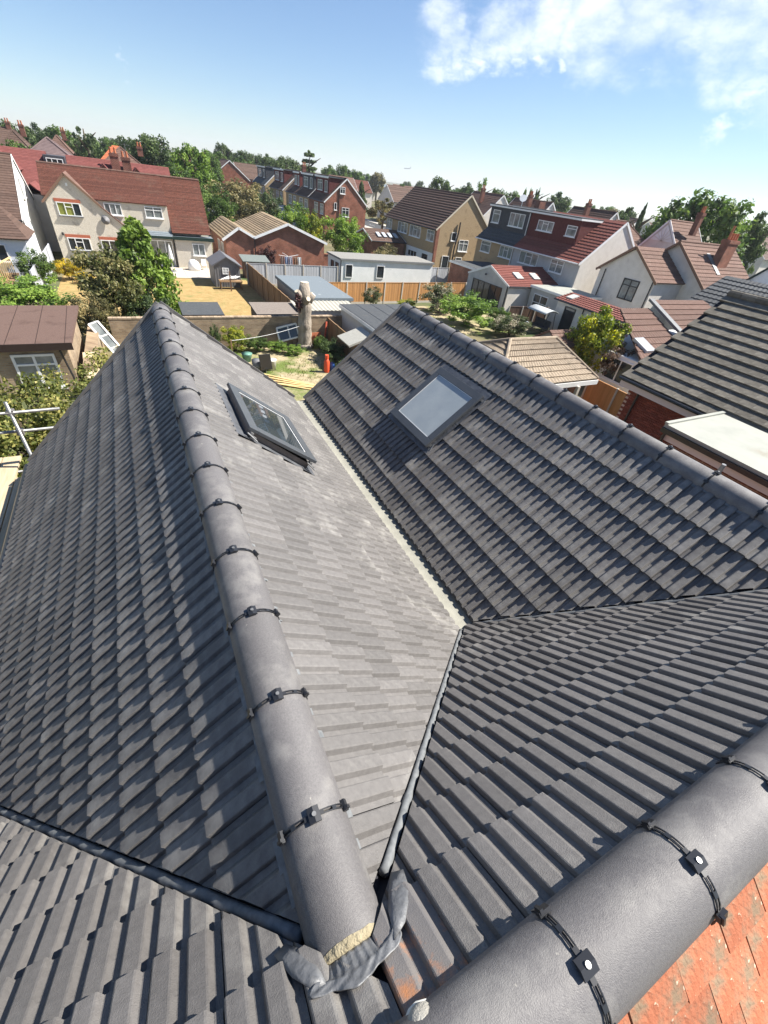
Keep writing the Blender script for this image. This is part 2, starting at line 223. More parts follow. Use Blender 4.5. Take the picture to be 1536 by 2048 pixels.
# ------------------------------------------------------------------ builders
ORG = {}                                    # object name -> world origin of its thing
def link(name, me, parent=None, m=None):
    o = bpy.data.objects.new(name, me); COL.objects.link(o)
    if m is not None and me is not None and len(me.materials) == 0: me.materials.append(m)
    if parent is not None:
        o.parent = parent; ORG[o.name] = ORG[parent.name]
    else: ORG[o.name] = Vector((0, 0, 0))
    return o
def thing(name, label, cat, loc=(0, 0, 0), group=None, kind=None):
    o = bpy.data.objects.new(name, None); COL.objects.link(o); o.location = loc; o.empty_display_size = .2
    ORG[o.name] = Vector(loc); o['label'] = label; o['category'] = cat
    if group: o['group'] = group
    if kind: o['kind'] = kind
    return o
def tag(o, label, cat, group=None, kind=None):
    o['label'] = label; o['category'] = cat
    if group: o['group'] = group
    if kind: o['kind'] = kind
    return o
class MB:
    """collects geometry in world coordinates"""
    def __init__(s): s.v = []; s.f = []; s.r = []
    def add(s, vs, fs, r=None):
        k = len(s.v); s.v += [tuple(p) for p in vs]; s.f += [tuple(i+k for i in f) for f in fs]
        s.r += [random.random() if r is None else r] * len(vs); return s
    def box(s, x0, x1, y0, y1, z0, z1, r=None):
        return s.add([(x0, y0, z0), (x1, y0, z0), (x1, y1, z0), (x0, y1, z0), (x0, y0, z1), (x1, y0, z1), (x1, y1, z1), (x0, y1, z1)],
                     [(0, 3, 2, 1), (4, 5, 6, 7), (0, 1, 5, 4), (1, 2, 6, 5), (2, 3, 7, 6), (3, 0, 4, 7)], r)
    def obox(s, c, ex, ey, ez, r=None):     # centre and three half extent vectors
        c = Vector(c); ex = Vector(ex); ey = Vector(ey); ez = Vector(ez)
        P = [c+a*ex+b*ey+d*ez for d in (-1, 1) for a, b in ((-1, -1), (1, -1), (1, 1), (-1, 1))]
        F = [(0, 3, 2, 1), (4, 5, 6, 7), (0, 1, 5, 4), (1, 2, 6, 5), (2, 3, 7, 6), (3, 0, 4, 7)]
        if ex.cross(ey).dot(ez) < 0: F = [f[::-1] for f in F]
        return s.add(P, F, r)
    def bar(s, p, q, w, h, up=(0, 0, 1), r=None):
        p = Vector(p); q = Vector(q); d = (q-p); a = d.normalized(); sd = a.cross(Vector(up))
        if sd.length < 1e-5: sd = a.cross(Vector((0, 1, 0)))
        sd.normalize(); u = sd.cross(a)
        return s.obox((p+q)/2, d/2, sd*w/2, u*h/2, r)
    def tube(s, pts, rs, n=8, cap=True, r=None):
        pts = [Vector(p) for p in pts]
        if not hasattr(rs, '__len__'): rs = [rs]*len(pts)
        V = []; F = []; ref = None
        for i, p in enumerate(pts):
            d = (pts[min(i+1, len(pts)-1)] - pts[max(i-1, 0)]).normalized()
            if ref is None: ref = d.orthogonal().normalized()
            a = (ref - d*ref.dot(d)).normalized(); b = d.cross(a); ref = a
            for k in range(n):
                t = 2*math.pi*k/n; V.append(p + rs[i]*(math.cos(t)*a + math.sin(t)*b))
        for i in range(len(pts)-1):
            for k in range(n):
                F.append((i*n+k, i*n+(k+1) % n, (i+1)*n+(k+1) % n, (i+1)*n+k))
        if cap: F += [tuple(range(n))[::-1], tuple(range((len(pts)-1)*n, len(pts)*n))]
        return s.add(V, F, r)
    def poly(s, pts, d, r=None):            # polygon extruded by vector d
        n = len(pts); d = Vector(d); P = [Vector(p) for p in pts]
        nr = sum(((P[i]-P[0]).cross(P[i+1]-P[0]) for i in range(1, n-1)), Vector())
        if nr.dot(d) > 0: P = P[::-1]
        return s.add(P + [p+d for p in P], [tuple(range(n)), tuple(range(2*n-1, n-1, -1))] + [(i, i+n, (i+1) % n+n, (i+1) % n) for i in range(n)], r)
    def quad(s, a, b, c, d, r=None): return s.add([a, b, c, d], [(0, 1, 2, 3)], r)
    def mesh(s, name, org=Vector((0, 0, 0)), smooth=False):
        me = bpy.data.meshes.new(name); ox, oy, oz = org
        me.from_pydata([(x-ox, y-oy, z-oz) for x, y, z in s.v], [], s.f)
        a = me.attributes.new('rnd', 'FLOAT', 'POINT'); a.data.foreach_set('value', s.r)
        if smooth: me.shade_smooth()
        return me
    def build(s, name, m, parent=None, smooth=False, bevel=0):
        org = ORG[parent.name] if parent is not None else Vector((0, 0, 0))
        me = s.mesh(name, org, smooth)
        o = link(name, me, parent, m)
        if bevel:
            bv = o.modifiers.new('bevel', 'BEVEL'); bv.width = bevel; bv.segments = 2; bv.limit_method = 'ANGLE'
        return o
def box(name, m, parent, *a, bevel=0): return MB().box(*a).build(name, m, parent, bevel=bevel)
def struct(o): o['kind'] = 'structure'; return o
def stuff(o): o['kind'] = 'stuff'; return o

# ================================================================== SETTING
sheet = MB().quad((-2500, -600, 0), (2500, -600, 0), (2500, 4000, 0), (-2500, 4000, 0))
struct(sheet.build('ground', GROUND))
struct(MB().quad((50, -40, .008), (56.5, -40, .008), (56.5, 400, .008), (50, 400, .008)).build('road', ASPH))
mk_ = MB()
for i in range(60): mk_.quad((53.2, -30+i*7, .013), (53.32, -30+i*7, .013), (53.32, -27+i*7, .013), (53.2, -27+i*7, .013))
struct(mk_.build('road_marking', WHITE))
struct(MB().box(47.8, 50, -40, 400, -.05, .12).box(56.5, 58.5, -40, 400, -.05, .12).build('pavement', CONC))
struct(MB().quad((-40, 68.5, .006), (22, 68.5, .006), (22, 73, .006), (-40, 73, .006)).build('road', ASPH))
def patch(name, m, x0, x1, y0, y1, z): return struct(MB().quad((x0, y0, z), (x1, y0, z), (x1, y1, z), (x0, y1, z)).build(name, m))
patch('lawn', LAWN, -5.7, 9.0, 28.0, 46.2, .02)
patch('garden_soil', ROUGHG, -1.9, 9.9, 7.1, 27.1, .02)
patch('garden_soil', ROUGHG, 10.2, 30.8, 27.8, 36.6, .02)
# individual paving slabs behind the cream house
pv = struct(MB().box(-2.8, 8.6, 46.2, 51.0, -.05, .045).build('patio', mat('paving_joint', (.2, .17, .13))))
slab = MB().box(0, .93, 0, .93, 0, .03).mesh('paving_slab')
slab.materials.append(PAVING)
for i in range(12):
    for j in range(5):
        o = bpy.data.objects.new('paving_slab', slab); COL.objects.link(o); o.parent = pv; o.location = (-2.78+i*.95, 46.22+j*.95, .04)

# ================================================================== OUR HOUSE
house = thing('tiled_house', 'house with new dark grey tiled roofs, two parallel rear wings in the foreground', 'house', (0, 0, 0))
S2 = math.sqrt(.5)
XL, XR, ZA = .15, 4.14, 7.28
TM, TR = .835, .85                     # slopes of the two inner pitches
CM, SM = math.cos(math.atan(TM)), math.sin(math.atan(TM)); CR, SR = math.cos(math.atan(TR)), math.sin(math.atan(TR))
XG0, XG1 = 2.03, 2.24            # wing ridge lines, apex height of the tile plane
YM, ZM = -.2, 7.54                     # main ridge
Y1 = 7.0
class Slope:
    def __init__(s, apex, U, V):
        s.a = Vector(apex); s.U = Vector(U); s.V = Vector(V); s.N = s.U.cross(s.V)
    def P(s, u, d, n): return s.a + s.U*u - s.V*d + s.N*n
MAIN = Slope((0, YM, ZM), (-1, 0, 0), (0, -S2, S2))
LWL = Slope((XL, 0, ZA), (0, -1, 0), (S2, 0, S2))
LWR = Slope((XL, 0, ZA), (0, 1, 0), (-CM, 0, SM))
RWL = Slope((XR, 0, ZA), (0, -1, 0), (CR, 0, SR))
RWR = Slope((XR, 0, ZA), (0, 1, 0), (-S2, 0, S2))
TW = .2; HR = .021; TT = .028
def tile_geo(g):
    p = TW/2; prof = []
    for k in range(2):
        o = k*p
        prof += [(o+.0, 0), (o+.023, 0), (o+.037, HR*.88), (o+.043, HR), (o+.089, HR), (o+.093, HR*.9)]
    prof += [(TW-.0025, .0015)]
    ov = .05; Lh = g+ov; nn = len(prof); V = []; F = []
    for v in (0, Lh):
        for u, h in prof: V.append((u, v, h + TT*(1-v/g)))
    for u, h in prof: V.append((u, .0025, h-.004))
    for i in range(nn-1):
        F.append((i, i+1, nn+i+1, nn+i)); F.append((2*nn+i, 2*nn+i+1, i+1, i))
    k = len(V); V += [(prof[-1][0], 0, -.006), (prof[-1][0], Lh, -.02+TT*(1-Lh/g))]
    F.append((nn-1, k, k+1, 2*nn-1))
    return V, F
def in_keep(planes, p): return all((p-c).dot(n) <= 0 for c, n in planes)
class TileSet:
    pass
ALL = []      # (size score, slope name, verts, faces, stained)
def lay(slope, sname, u0, u1, d0, g, nrow, planes_for, voids=(), ujit=0):
    V, F = tile_geo(g); Vv = np.array(V)
    ncol = int(math.ceil((u1-u0)/TW))
    for r in range(nrow):
        d = d0 + r*g
        for c in range(ncol):
            uu = u0 + c*TW + random.uniform(-.0012, .0012)
            mid = slope.P(uu+TW/2, d-g/2, .02)
            if any(a < uu+TW*.5 < b and e < d-g*.5 < h for a, b, e, h in voids): continue
            dd = d + random.uniform(-.003, .003); dn = random.uniform(0, .0022); tw = random.uniform(-.004, .004)
            pts = [slope.P(uu+u, dd-v+tw*(u-.1), h+dn+tw*.35*(u-.1)) for u, v, h in V]
            pl = planes_for(mid)
            ins = [in_keep(pl, p) for p in pts]
            if not any(ins):
                if not in_keep(pl, mid): continue
            dv = mid-CAM; fac = max(.02, -dv.normalized().dot(slope.N))
            vis = dv.normalized().dot(_w) > .52
            ALL.append([fac/dv.length_squared*(1 if vis else .02), sname, pts, F, pl if not all(ins) else None, mid])
def V3(*a): return Vector(a)
GAP = .021
def vplane(x0, y0, nx, ny, off):        # keep points with (p-c).n <= 0
    n = Vector((nx, ny, 0)).normalized(); return (Vector((x0, y0, 0)) - n*off, n)
y00 = .06
def pl_main(m):
    P = [(V3(0, YM+.015, 0), V3(0, -1, 0))]
    if m.x < XL: P.append(vplane(XL, y00, 1, 1, GAP))
    else:
        if m.x < XR: P.append(vplane(XL, y00, -TM, 1, GAP))
        if m.x > XL+1 and m.x < XR: P.append(vplane(XR, y00, TR, 1, GAP))
        if m.x >= XR: P.append(vplane(XR, y00, -1, 1, GAP))
    return P
def pl_lwl(m): return [(V3(XL-.015, 0, 0), V3(1, 0, 0)), vplane(XL, y00, -1, -1, GAP), (V3(0, Y1, 0), V3(0, 1, 0))]
def pl_lwr(m): return [(V3(XL+.015, 0, 0), V3(-1, 0, 0)), vplane(XL, y00, TM, -1, GAP), (V3(0, Y1, 0), V3(0, 1, 0)), (V3(XG0, 0, 0), V3(1, 0, 0))]
def pl_rwl(m): return [(V3(XR-.015, 0, 0), V3(1, 0, 0)), vplane(XR, y00, -TR, -1, GAP), (V3(0, Y1, 0), V3(0, 1, 0)), (V3(XG1, 0, 0), V3(-1, 0, 0))]
def pl_rwr(m): return [(V3(XR+.015, 0, 0), V3(-1, 0, 0)), vplane(XR, y00, 1, -1, GAP), (V3(0, Y1, 0), V3(0, 1, 0))]
lay(MAIN, 'main', -6.4, 3.0, .445, .27, 11, pl_main)
lay(LWL, 'left', -7.0, .2, .464, .264, 11, pl_lwl)
lay(LWR, 'right', 0.0, 7.0, .417, .262, 10, pl_lwr, voids=[(3.62, 4.72, .52, 1.32)])
lay(RWL, 'rleft', -7.0, .2, .454, .294, 9, pl_rwl, voids=[(-4.92, -3.92, .61, 1.57)])
lay(RWR, 'rright', 0.0, 7.0, .2, .27, 10, pl_rwr)
decks = {}
def deck(name, pts, n):
    o = MB().poly(pts, Vector(n)*-.05).build('roof_deck', DECK, house); decks[name] = o
def sp(s, u, d, n=-.006): return s.P(u, d, n)
deck('main', [sp(MAIN, -6.5, 0), sp(MAIN, 3.1, 0), sp(MAIN, 3.1, 3.3), sp(MAIN, -6.5, 3.3)], MAIN.N)
def wing_pts(s, x_end, T):
    # polygon on wing slope from the valley to the gable
    xr = s.a.x
    def z(x): return ZA-T*abs(x-xr)
    q = [(xr, y00+.0, ZA), (xr, Y1-.02, ZA), (x_end, Y1-.02, z(x_end)), (x_end, y00+T*abs(x_end-xr), z(x_end))]
    return [Vector(p) - s.N*.006 for p in q]
deck('left', wing_pts(LWL, -2.0, 1), LWL.N); deck('right', wing_pts(LWR, XG0-.02, TM), LWR.N)
deck('rleft', wing_pts(RWL, XG1+.03, TR), RWL.N); deck('rright', wing_pts(RWR, 5.9, 1), RWR.N)
ALL.sort(key=lambda t: -t[0])
joined = {k: MB() for k in decks}
def clip(pts, F, planes):
    bm = bmesh.new(); vs = [bm.verts.new(p) for p in pts]
    for f in F: bm.faces.new([vs[i] for i in f])
    for c, n in planes:
        bmesh.ops.bisect_plane(bm, geom=bm.verts[:]+bm.edges[:]+bm.faces[:], plane_co=c, plane_no=n, clear_outer=True)
    bm.verts.index_update()
    r = ([v.co.copy() for v in bm.verts], [tuple(v.index for v in f.verts) for f in bm.faces]); bm.free(); return r
cnt = 0
stain_pts = [Vector((.30, -.03, 7.35)), Vector((.30, .12, 7.2))]
for sc_, sn, pts, F, pl, mid in ALL:
    if pl: pts, F = clip(pts, F, pl)
    if len(F) < 3: continue
    if cnt < 300:
        cnt += 1
        st = any((mid-q).length < .1 for q in stain_pts) and sn == 'main'
        org = pts[0]
        mb = MB().add(pts, F, .0); me = mb.mesh('roof_tile', org); me.materials.append(TILE_STAIN if st else TILE)
        o = bpy.data.objects.new('roof_tile', me); COL.objects.link(o); o.parent = decks[sn]; o.location = org
    else: joined[sn].add(pts, F)
for k, mb in joined.items():
    if mb.v: stuff(mb.build('roof_tile_field', TILE, decks[k]))

# ridge caps, unions and clips -------------------------------------------------
RC = .12
def cap_mesh(pa, pb, seg=14, a0=-96, thick=.018, open_end=True, taper=0.0):
    pa = Vector(pa); pb = Vector(pb); d = (pb-pa).normalized(); side = d.cross(Vector((0, 0, 1))).normalized(); up = Vector((0, 0, 1))
    V = []; F = []; n = seg+1
    rings = [(0, RC-thick), (0, RC-.003), (.004, RC), (1, RC), (1.0, RC-.003), (1, RC-thick)]
    Ln = (pb-pa).length
    for t, r in rings:
        tt = t if t in (0, 1) else t
        p = pa + d*(Ln*tt)
        for k in range(n):
            a = rad(a0 + (-2*a0)*k/seg)
            V.append(p + side*(r*math.sin(a)) + up*(r*math.cos(a)*(.98 if True else 1)))
    R_ = len(rings)
    for i in range(R_-1):
        for k in range(seg): F.append((i*n+k, (i+1)*n+k, (i+1)*n+k+1, i*n+k+1))
    for e in (0, seg):
        F.append(tuple(i*n+e for i in range(R_)) if e else tuple(i*n+e for i in range(R_))[::-1])
    return V, F
def ridge_run(p0, d, joints, start, end, detail_dist=5):
    d = Vector(d); p0 = Vector(p0)
    cuts = [start] + [j for j in joints if start < j < end] + [end]
    for a, b in zip(cuts[:-1], cuts[1:]):
        V, F = cap_mesh(p0+d*(a+.0025), p0+d*(b-.0025))
        o = MB().add(V, F, random.random()).build('ridge_tile', RIDGE, house, smooth=True)
        o.data.set_sharp_from_angle(angle=rad(40))
    side = d.cross(Vector((0, 0, 1))).normalized(); up = Vector((0, 0, 1))
    for j in joints:
        if not (start < j < end): continue
        c = p0+d*j
        def pos(a, r): return c + side*(r*math.sin(rad(a))) + up*(r*math.cos(rad(a)))
        st = MB(); As = [-88+176*k/22 for k in range(23)]
        for k in range(22):             # perforated strap: two thin rails with rungs
            a, b = As[k], As[k+1]; P, Q = pos(a, RC+.003), pos(b, RC+.003); un = (pos((a+b)/2, 1)-c).normalized()
            if k % 3 == 0: st.bar(P, Q, .015, .004, up=un)
            else:
                for s_ in (-1, 1): st.bar(P+d*s_*.006, Q+d*s_*.006, .0035, .004, up=un)
        so = st.build('ridge_strap', BLACKP, house)
        bl = MB(); un = up
        t0 = c+up*(RC+.004)
        # roof shaped block on the crest with a steel screw
        h = .015; hw = .020; hl = .024
        pr = [t0-side*hw, t0+side*hw, t0+side*hw+up*h*.45, t0+up*h, t0-side*hw+up*h*.45]
        bl.poly([p-d*hl for p in pr], d*2*hl)
        bl.build('clip_block', BLACKP, so)
        sw = MB().tube([t0+up*(h*.8), t0+up*(h+.003)], .0075, n=10); sw.build('screw', STEEL, so)
        for a in (-62, 62):
            un = (pos(a, 1)-c).normalized(); tg = un.cross(d); q = pos(a, RC+.009)
            ck = MB().obox(q, d*.018, tg*.011, un*.006).obox(q+un*.006-d*.009, d*.005, tg*.013, un*.006)
            ck.build('side_clip', BLACKP, so)
JL = [.422+.45*i for i in range(-1, 15)]
ridge_run((XL, 0, 7.32-RC), (0, 1, 0), JL, .085, 7.06)
JR = [6.707-.45*i+.02 for i in range(0, 16)][::-1]
ridge_run((XR, 0, 7.325-RC), (0, 1, 0), JR, .15, 7.08)
JM = [.608+.45*i for i in range(-7, 9)]
ridge_run((0, -.2, 7.6-RC), (1, 0, 0), JM, -2.9, 4.4)
for x0, yj0 in ((XL, .135), (XR, .15)):      # foil ridge roll edge seen below the caps
    for s_ in (-1, 1):
        fb = MB()
        for k in range(70):
            y = .25+k*.0975
            if y > 6.95: break
            w = .020+.012*math.sin(k*1.9)+random.uniform(0, .006)
            a = Vector((x0+s_*.105, y, ZA-.105+.033)); fb.quad(a, a+Vector((0, .0975, 0)), a+Vector((s_*w, .0975, -w*.92)), a+Vector((s_*w, 0, -w*.92)))
        fb.build('ridge_foil', GRPROLL, house)

# valley rolls (dark rubber covered rolls standing in the valleys)
def valley(x0, sx, t0, t1, T=1.0, rr=.0205, zo=.022):
    pts = []; rs = []
    n = 26
    for i in range(n+1):
        t = t0+(t1-t0)*i/n
        p = Vector((x0+sx*t, y00+T*t, ZA-T*t+zo+.002*math.sin(i*1.7)))
        pts.append(p); rs.append(rr+.0008*math.sin(i*2.3))
    o = MB().tube(pts, rs, n=10).build('valley_roll', GRPROLL, house, smooth=True)
    return o
valley(XL, -1, .12, 2.2); valley(XL, 1, .175, 1.90, TM, .0185, .03); valley(XR, -1, .15, 1.88, TR, .018, .028); valley(XR, 1, .15, 2.0)

# liner of the trough between the wings
gm = MB()
ys = [1.64+.2*i for i in range(28)]
prof = [(1.93, 5.77), (2.00, 5.695), (2.04, 5.665), (2.17, 5.66), (2.25, 5.665), (2.34, 5.74)]
V = []; F = []
for j, y in enumerate(ys):
    for x, z in prof: V.append((x, y, z+random.uniform(-.004, .004)))
for j in range(len(ys)-1):
    for k in range(len(prof)-1):
        a = j*6+k; F.append((a, a+1, a+7, a+6))
gm.add(V, F); gm.build('valley_gutter', GUTTER, house, smooth=True)
# mortar bedding and lead saddle at the near end of the left wing ridge
mo = MB(); V = []; F = []
for j, (yy, rr) in enumerate([(.30, .105), (.10, .105), (.086, .102)]):
    for k in range(19):
        a = rad(-93+186*k/18); rj = rr*(1+random.uniform(-.012, .012)); V.append((XL+rj*math.sin(a), yy+random.uniform(-.003, .003), 7.2+rj*math.cos(a)))
    V += [(XL+rr, yy, 6.98), (XL-rr, yy, 6.98)]
for j in range(2):
    for k in range(21): F.append((j*21+k, j*21+(k+1) % 21, (j+1)*21+(k+1) % 21, (j+1)*21+k))
F.append(tuple(range(42, 63)))
mo.add(V, F)
V = []; F = []                              # smear of mortar over the end of the cap
for k in range(17):
    a = rad(-80+160*k/16); w = .010+.016*math.sin(k/16*math.pi)**2*(.7+.5*random.random())
    for q, yy in ((RC+.0012, .085+w), (RC+.0035, .085+w*.4), (RC+.002, .083), (RC-.012, .081)): V.append((XL+q*math.sin(a), yy, 7.2+q*math.cos(a)*.985))
for k in range(16):
    for j in range(3): F.append((k*4+j, k*4+j+1, k*4+j+5, k*4+j+4))
mo.add(V, F); mo.build('mortar_bedding', MORTAR, house, smooth=True)
ls = MB(); V = []; F = []; nu, nv = 44, 14
def main_z(y): return ZM-(y-YM)
for j in range(nv+1):
    for k in range(nu+1):
        a = -1.2+2.4*k/nu; t = j/nv
        E_ = Vector((XL+.106*math.sin(a), .0905, 7.2+.106*math.cos(a)))
        bx, by = XL+.124*math.sin(a), .088-.048*math.cos(a)
        B_ = Vector((bx, by, main_z(by)+.060))
        if t < .4:
            q = t/.4; p = E_.lerp(B_, q)+Vector((0, -.012*math.sin(q*math.pi), .010*math.sin(q*math.pi)+.003*math.sin(k*1.7)))
        else:
            q = (t-.4)/.6; ext = .020+.006*math.sin(k*.35+.9)
            y = by-q*ext*math.cos(a)*.75-.01*q; x = bx+q*ext*math.sin(a)*1.15
            p = Vector((x, y, main_z(y)+.060-.006*q+.006*math.sin(x*63+.6)*q+.002*math.sin(k*1.1+j*.8)))
        V.append(p)
for j in range(nv):
    for k in range(nu): F.append((j*(nu+1)+k, (j+1)*(nu+1)+k, (j+1)*(nu+1)+k+1, j*(nu+1)+k+1))
ls.add(V, F); 
for pg in ([(.235, .02), (.30, .045), (.375, .12), (.40, .20), (.345, .215), (.30, .16), (.262, .10)], [(.075, .025), (.06, .10), (.02, .16), (-.03, .205), (-.075, .19), (-.03, .10), (.02, .045)]):
    cx_ = sum(p[0] for p in pg)/len(pg); cy_ = sum(p[1] for p in pg)/len(pg); n_ = len(pg)
    V = [(cx_, cy_, main_z(cy_)+.070)]; F = []
    for f_ in (.42, .76):
        for i_, (px, py) in enumerate(pg): qx, qy = cx_+(px-cx_)*f_, cy_+(py-cy_)*f_; V.append((qx, qy, main_z(qy)+.069-.010*(f_ > .5)+.004*math.sin(i_*2.4+f_*5)))
    for i_ in range(n_):
        j_ = (i_+1) % n_; F += [(0, 1+i_, 1+j_), (1+i_, 1+n_+i_, 1+n_+j_, 1+j_)]
    ls.add(V, F)
o_ = ls.build('lead_saddle', LEAD, house, smooth=True); o_.modifiers.new('thick', 'SOLIDIFY').thickness = .004

# old clay tiles on the far side of the main ridge
CLY = Slope((0, YM, ZM), (1, 0, 0), (0, S2, S2))
cd = MB().poly([CLY.P(-4, 0, -.012), CLY.P(6, 0, -.012), CLY.P(6, 3, -.012), CLY.P(-4, 3, -.012)], CLY.N*-.05).build('clay_roof_deck', DECK, house)
cj = MB(); k = 0
def clay(u, d):
    a = random.uniform(-.01, .01); l = .006+random.uniform(0, .004)
    return [(u, d, .014+l), (u+.198, d+a*.16, .014+l), (u+.198, d-.19, .004), (u, d-.19, .004), (u, d, .002), (u+.198, d+a*.16, .002), (u+.198, d-.19, -.008), (u, d-.19, -.008)]
for r in range(16):
    for c in range(48):
        u = -2+c*.202+(.101 if r % 2 else 0)+random.uniform(-.003, .003); d = .15+r*.13+random.uniform(-.005, .005)
        P = [CLY.P(*q) for q in clay(u, d)]; F = [(0, 1, 2, 3), (0, 4, 5, 1), (1, 5, 6, 2), (3, 7, 4, 0)]
        if .2 < u < 2.6 and r < 12: 
            MBo = MB().add(P, F, 0); me = MBo.mesh('clay_tile', P[0]); me.materials.append(CLAY)
            o = bpy.data.objects.new('clay_tile', me); COL.objects.link(o); o.parent = cd; o.location = P[0]
        else: cj.add(P, F)
stuff(cj.build('clay_tile_field', CLAY, cd))

# walls, eaves gutter
box('wall', REDBRICK, house, -1.78, 1.9, .6, 6.88, 0, 5.15)
box('wall', REDBRICK, house, 2.3, 5.75, .6, 6.88, 0, 5.15)
box('wall', REDBRICK, house, -2.6, 6.2, -2.6, .6, 0, 4.9)
for xr_, w0, w1 in ((XL, -1.78, 1.9), (XR, 2.3, 5.75)):
    MB().poly([(w0, 6.87, 5.15), (w1, 6.87, 5.15), (xr_, 6.87, ZA-.12)], (0, -.2, 0)).build('gable_wall', REDBRICK, house)
gt = MB(); gt.tube([(-2.10, 1.6, 5.04), (-2.10, 7.0, 5.04)], .055, n=10); gt.build('eaves_gutter', BLACKP, house, smooth=True)
box('fascia_board', BLACKP, house, -2.02, -1.98, 1.5, 6.95, 4.9, 5.1)
for xr_, T_, xe in ((XL, 1, -2.05), (XL, TM, XG0), (XR, TR, XG1), (XR, 1, 5.9)):
    a = Vector((xr_, Y1+.012, ZA+.03)); b = Vector((xe, Y1+.012, ZA-T_*abs(xe-xr_)+.03))
    MB().bar(a, b, .03, .10, up=(0, 0, 1)).build('verge_trim', TILE, house)

# roof windows
def roof_window(s, u0, u1, d0, d1, n_top, n_bot, label, glassm, sgn):
    P = s.P
    # flashing apron lying on the tiles
    fm = MB(); V = []; F = []
    nu, nd = 10, 10
    e = .045
    for j in range(nd+1):
        for k in range(nu+1):
            V.append(P(u0-e+(u1-u0+2*e)*k/nu, d0-.09+(d1-d0+.15)*j/nd, .048+random.uniform(-.004, .004)))
    for j in range(nd):
        for k in range(nu): F.append((j*(nu+1)+k, (j+1)*(nu+1)+k, (j+1)*(nu+1)+k+1, j*(nu+1)+k+1))
    fr = MB(); fw = .105; th = .035
    def n_at(d): return n_top+(n_bot-n_top)*(d-d0)/(d1-d0)
    def rail(ua, ub, da, db):
        Q = [P(ua, da, n_at(da)), P(ub, da, n_at(da)), P(ub, db, n_at(db)), P(ua, db, n_at(db))]
        fr.poly([q for q in Q], s.N*-th)
    rail(u0, u1, d0, d0+fw); rail(u0, u1, d1-fw, d1); rail(u0, u0+fw, d0+fw, d1-fw); rail(u1-fw, u1, d0+fw, d1-fw)
    w = fr.build('roof_window', mat('window_frame_grey', (.055, .06, .066), (.07, .075, .08), rough=.42, spec=.5), house, bevel=.004)
    w['label'] = label
    fo = MB().add(V, F); fo.build('flashing', mat('dark_flashing', (.075, .08, .09), (.14, .145, .155), scale=10, rough=.5, metal=.3, bump=.3, bscale=30), w, smooth=True)
    up = MB()                       # upstand below the sash
    i_ = .035
    for (ua, ub, da, db) in ((u0+i_, u0+i_+.02, d0+i_, d1-i_), (u1-i_-.02, u1-i_, d0+i_, d1-i_), (u0+i_+.02, u1-i_-.02, d0+i_, d0+i_+.02), (u0+i_+.02, u1-i_-.02, d1-i_-.02, d1-i_)):
        up.poly([P(ua, da, .0), P(ub, da, 0), P(ub, db, 0), P(ua, db, 0)], s.N*(n_top-.04))
    up.build('upstand', mat('upstand_brown_grey', (.16, .135, .115), (.24, .2, .17), scale=14, rough=.5, metal=.3), w)
    gl = MB(); e2 = fw-.004
    Q = [P(u0+e2, d0+e2, n_at(d0+e2)-.014), P(u1-e2, d0+e2, n_at(d0+e2)-.014), P(u1-e2, d1-e2, n_at(d1-e2)-.014), P(u0+e2, d1-e2, n_at(d1-e2)-.014)]
    gl.poly(Q, s.N*-.012); gl.build('glass_pane', glassm, w)
    tr = MB()
    for (ua, ub, da, db) in ((u0+fw, u1-fw, d0+fw, d0+fw+.008), (u0+fw, u1-fw, d1-fw-.008, d1-fw), (u0+fw, u0+fw+.008, d0+fw+.008, d1-fw-.008), (u1-fw-.008, u1-fw, d0+fw+.008, d1-fw-.008)):
        tr.poly([P(ua, da, n_at(da)-.010), P(ub, da, n_at(da)-.010), P(ub, db, n_at(db)-.010), P(ua, db, n_at(db)-.010)], s.N*-.003)
    tr.build('glazing_trim', WHITE, w)
    hg = MB()
    uu = u1 if sgn > 0 else u0
    for dd in (d0+.05, d1-.06):
        nn_ = n_at(dd)-.02
        hg.obox(P(uu, dd, nn_-.03), s.U*.022, s.V*.016, s.N*.012).obox(P(uu+sgn*.02, dd+.03, nn_-.05), s.U*.014, s.V*.028, s.N*.008)
        hg.tube([P(uu+sgn*.03, dd-.05, nn_-.035), P(uu+sgn*.05, dd+.07, nn_-.06)], .008, n=6)
    hg.build('hinge', STEEL, w)
    return w
roof_window(RWL, -4.93, -3.90, .585, 1.57, .10, .12, 'grey framed roof window on the right wing', mat('blind_backed_glass', (.30, .335, .345), (.37, .40, .40), scale=3, rough=.05, spec=.55), 1)
roof_window(LWR, 3.62, 4.70, .50, 1.33, .145, .185, 'grey framed roof window standing ajar on the left wing', mat('clear_sash_glass', (.035, .045, .05), rough=.01, spec=1.0, coat=1), -1)

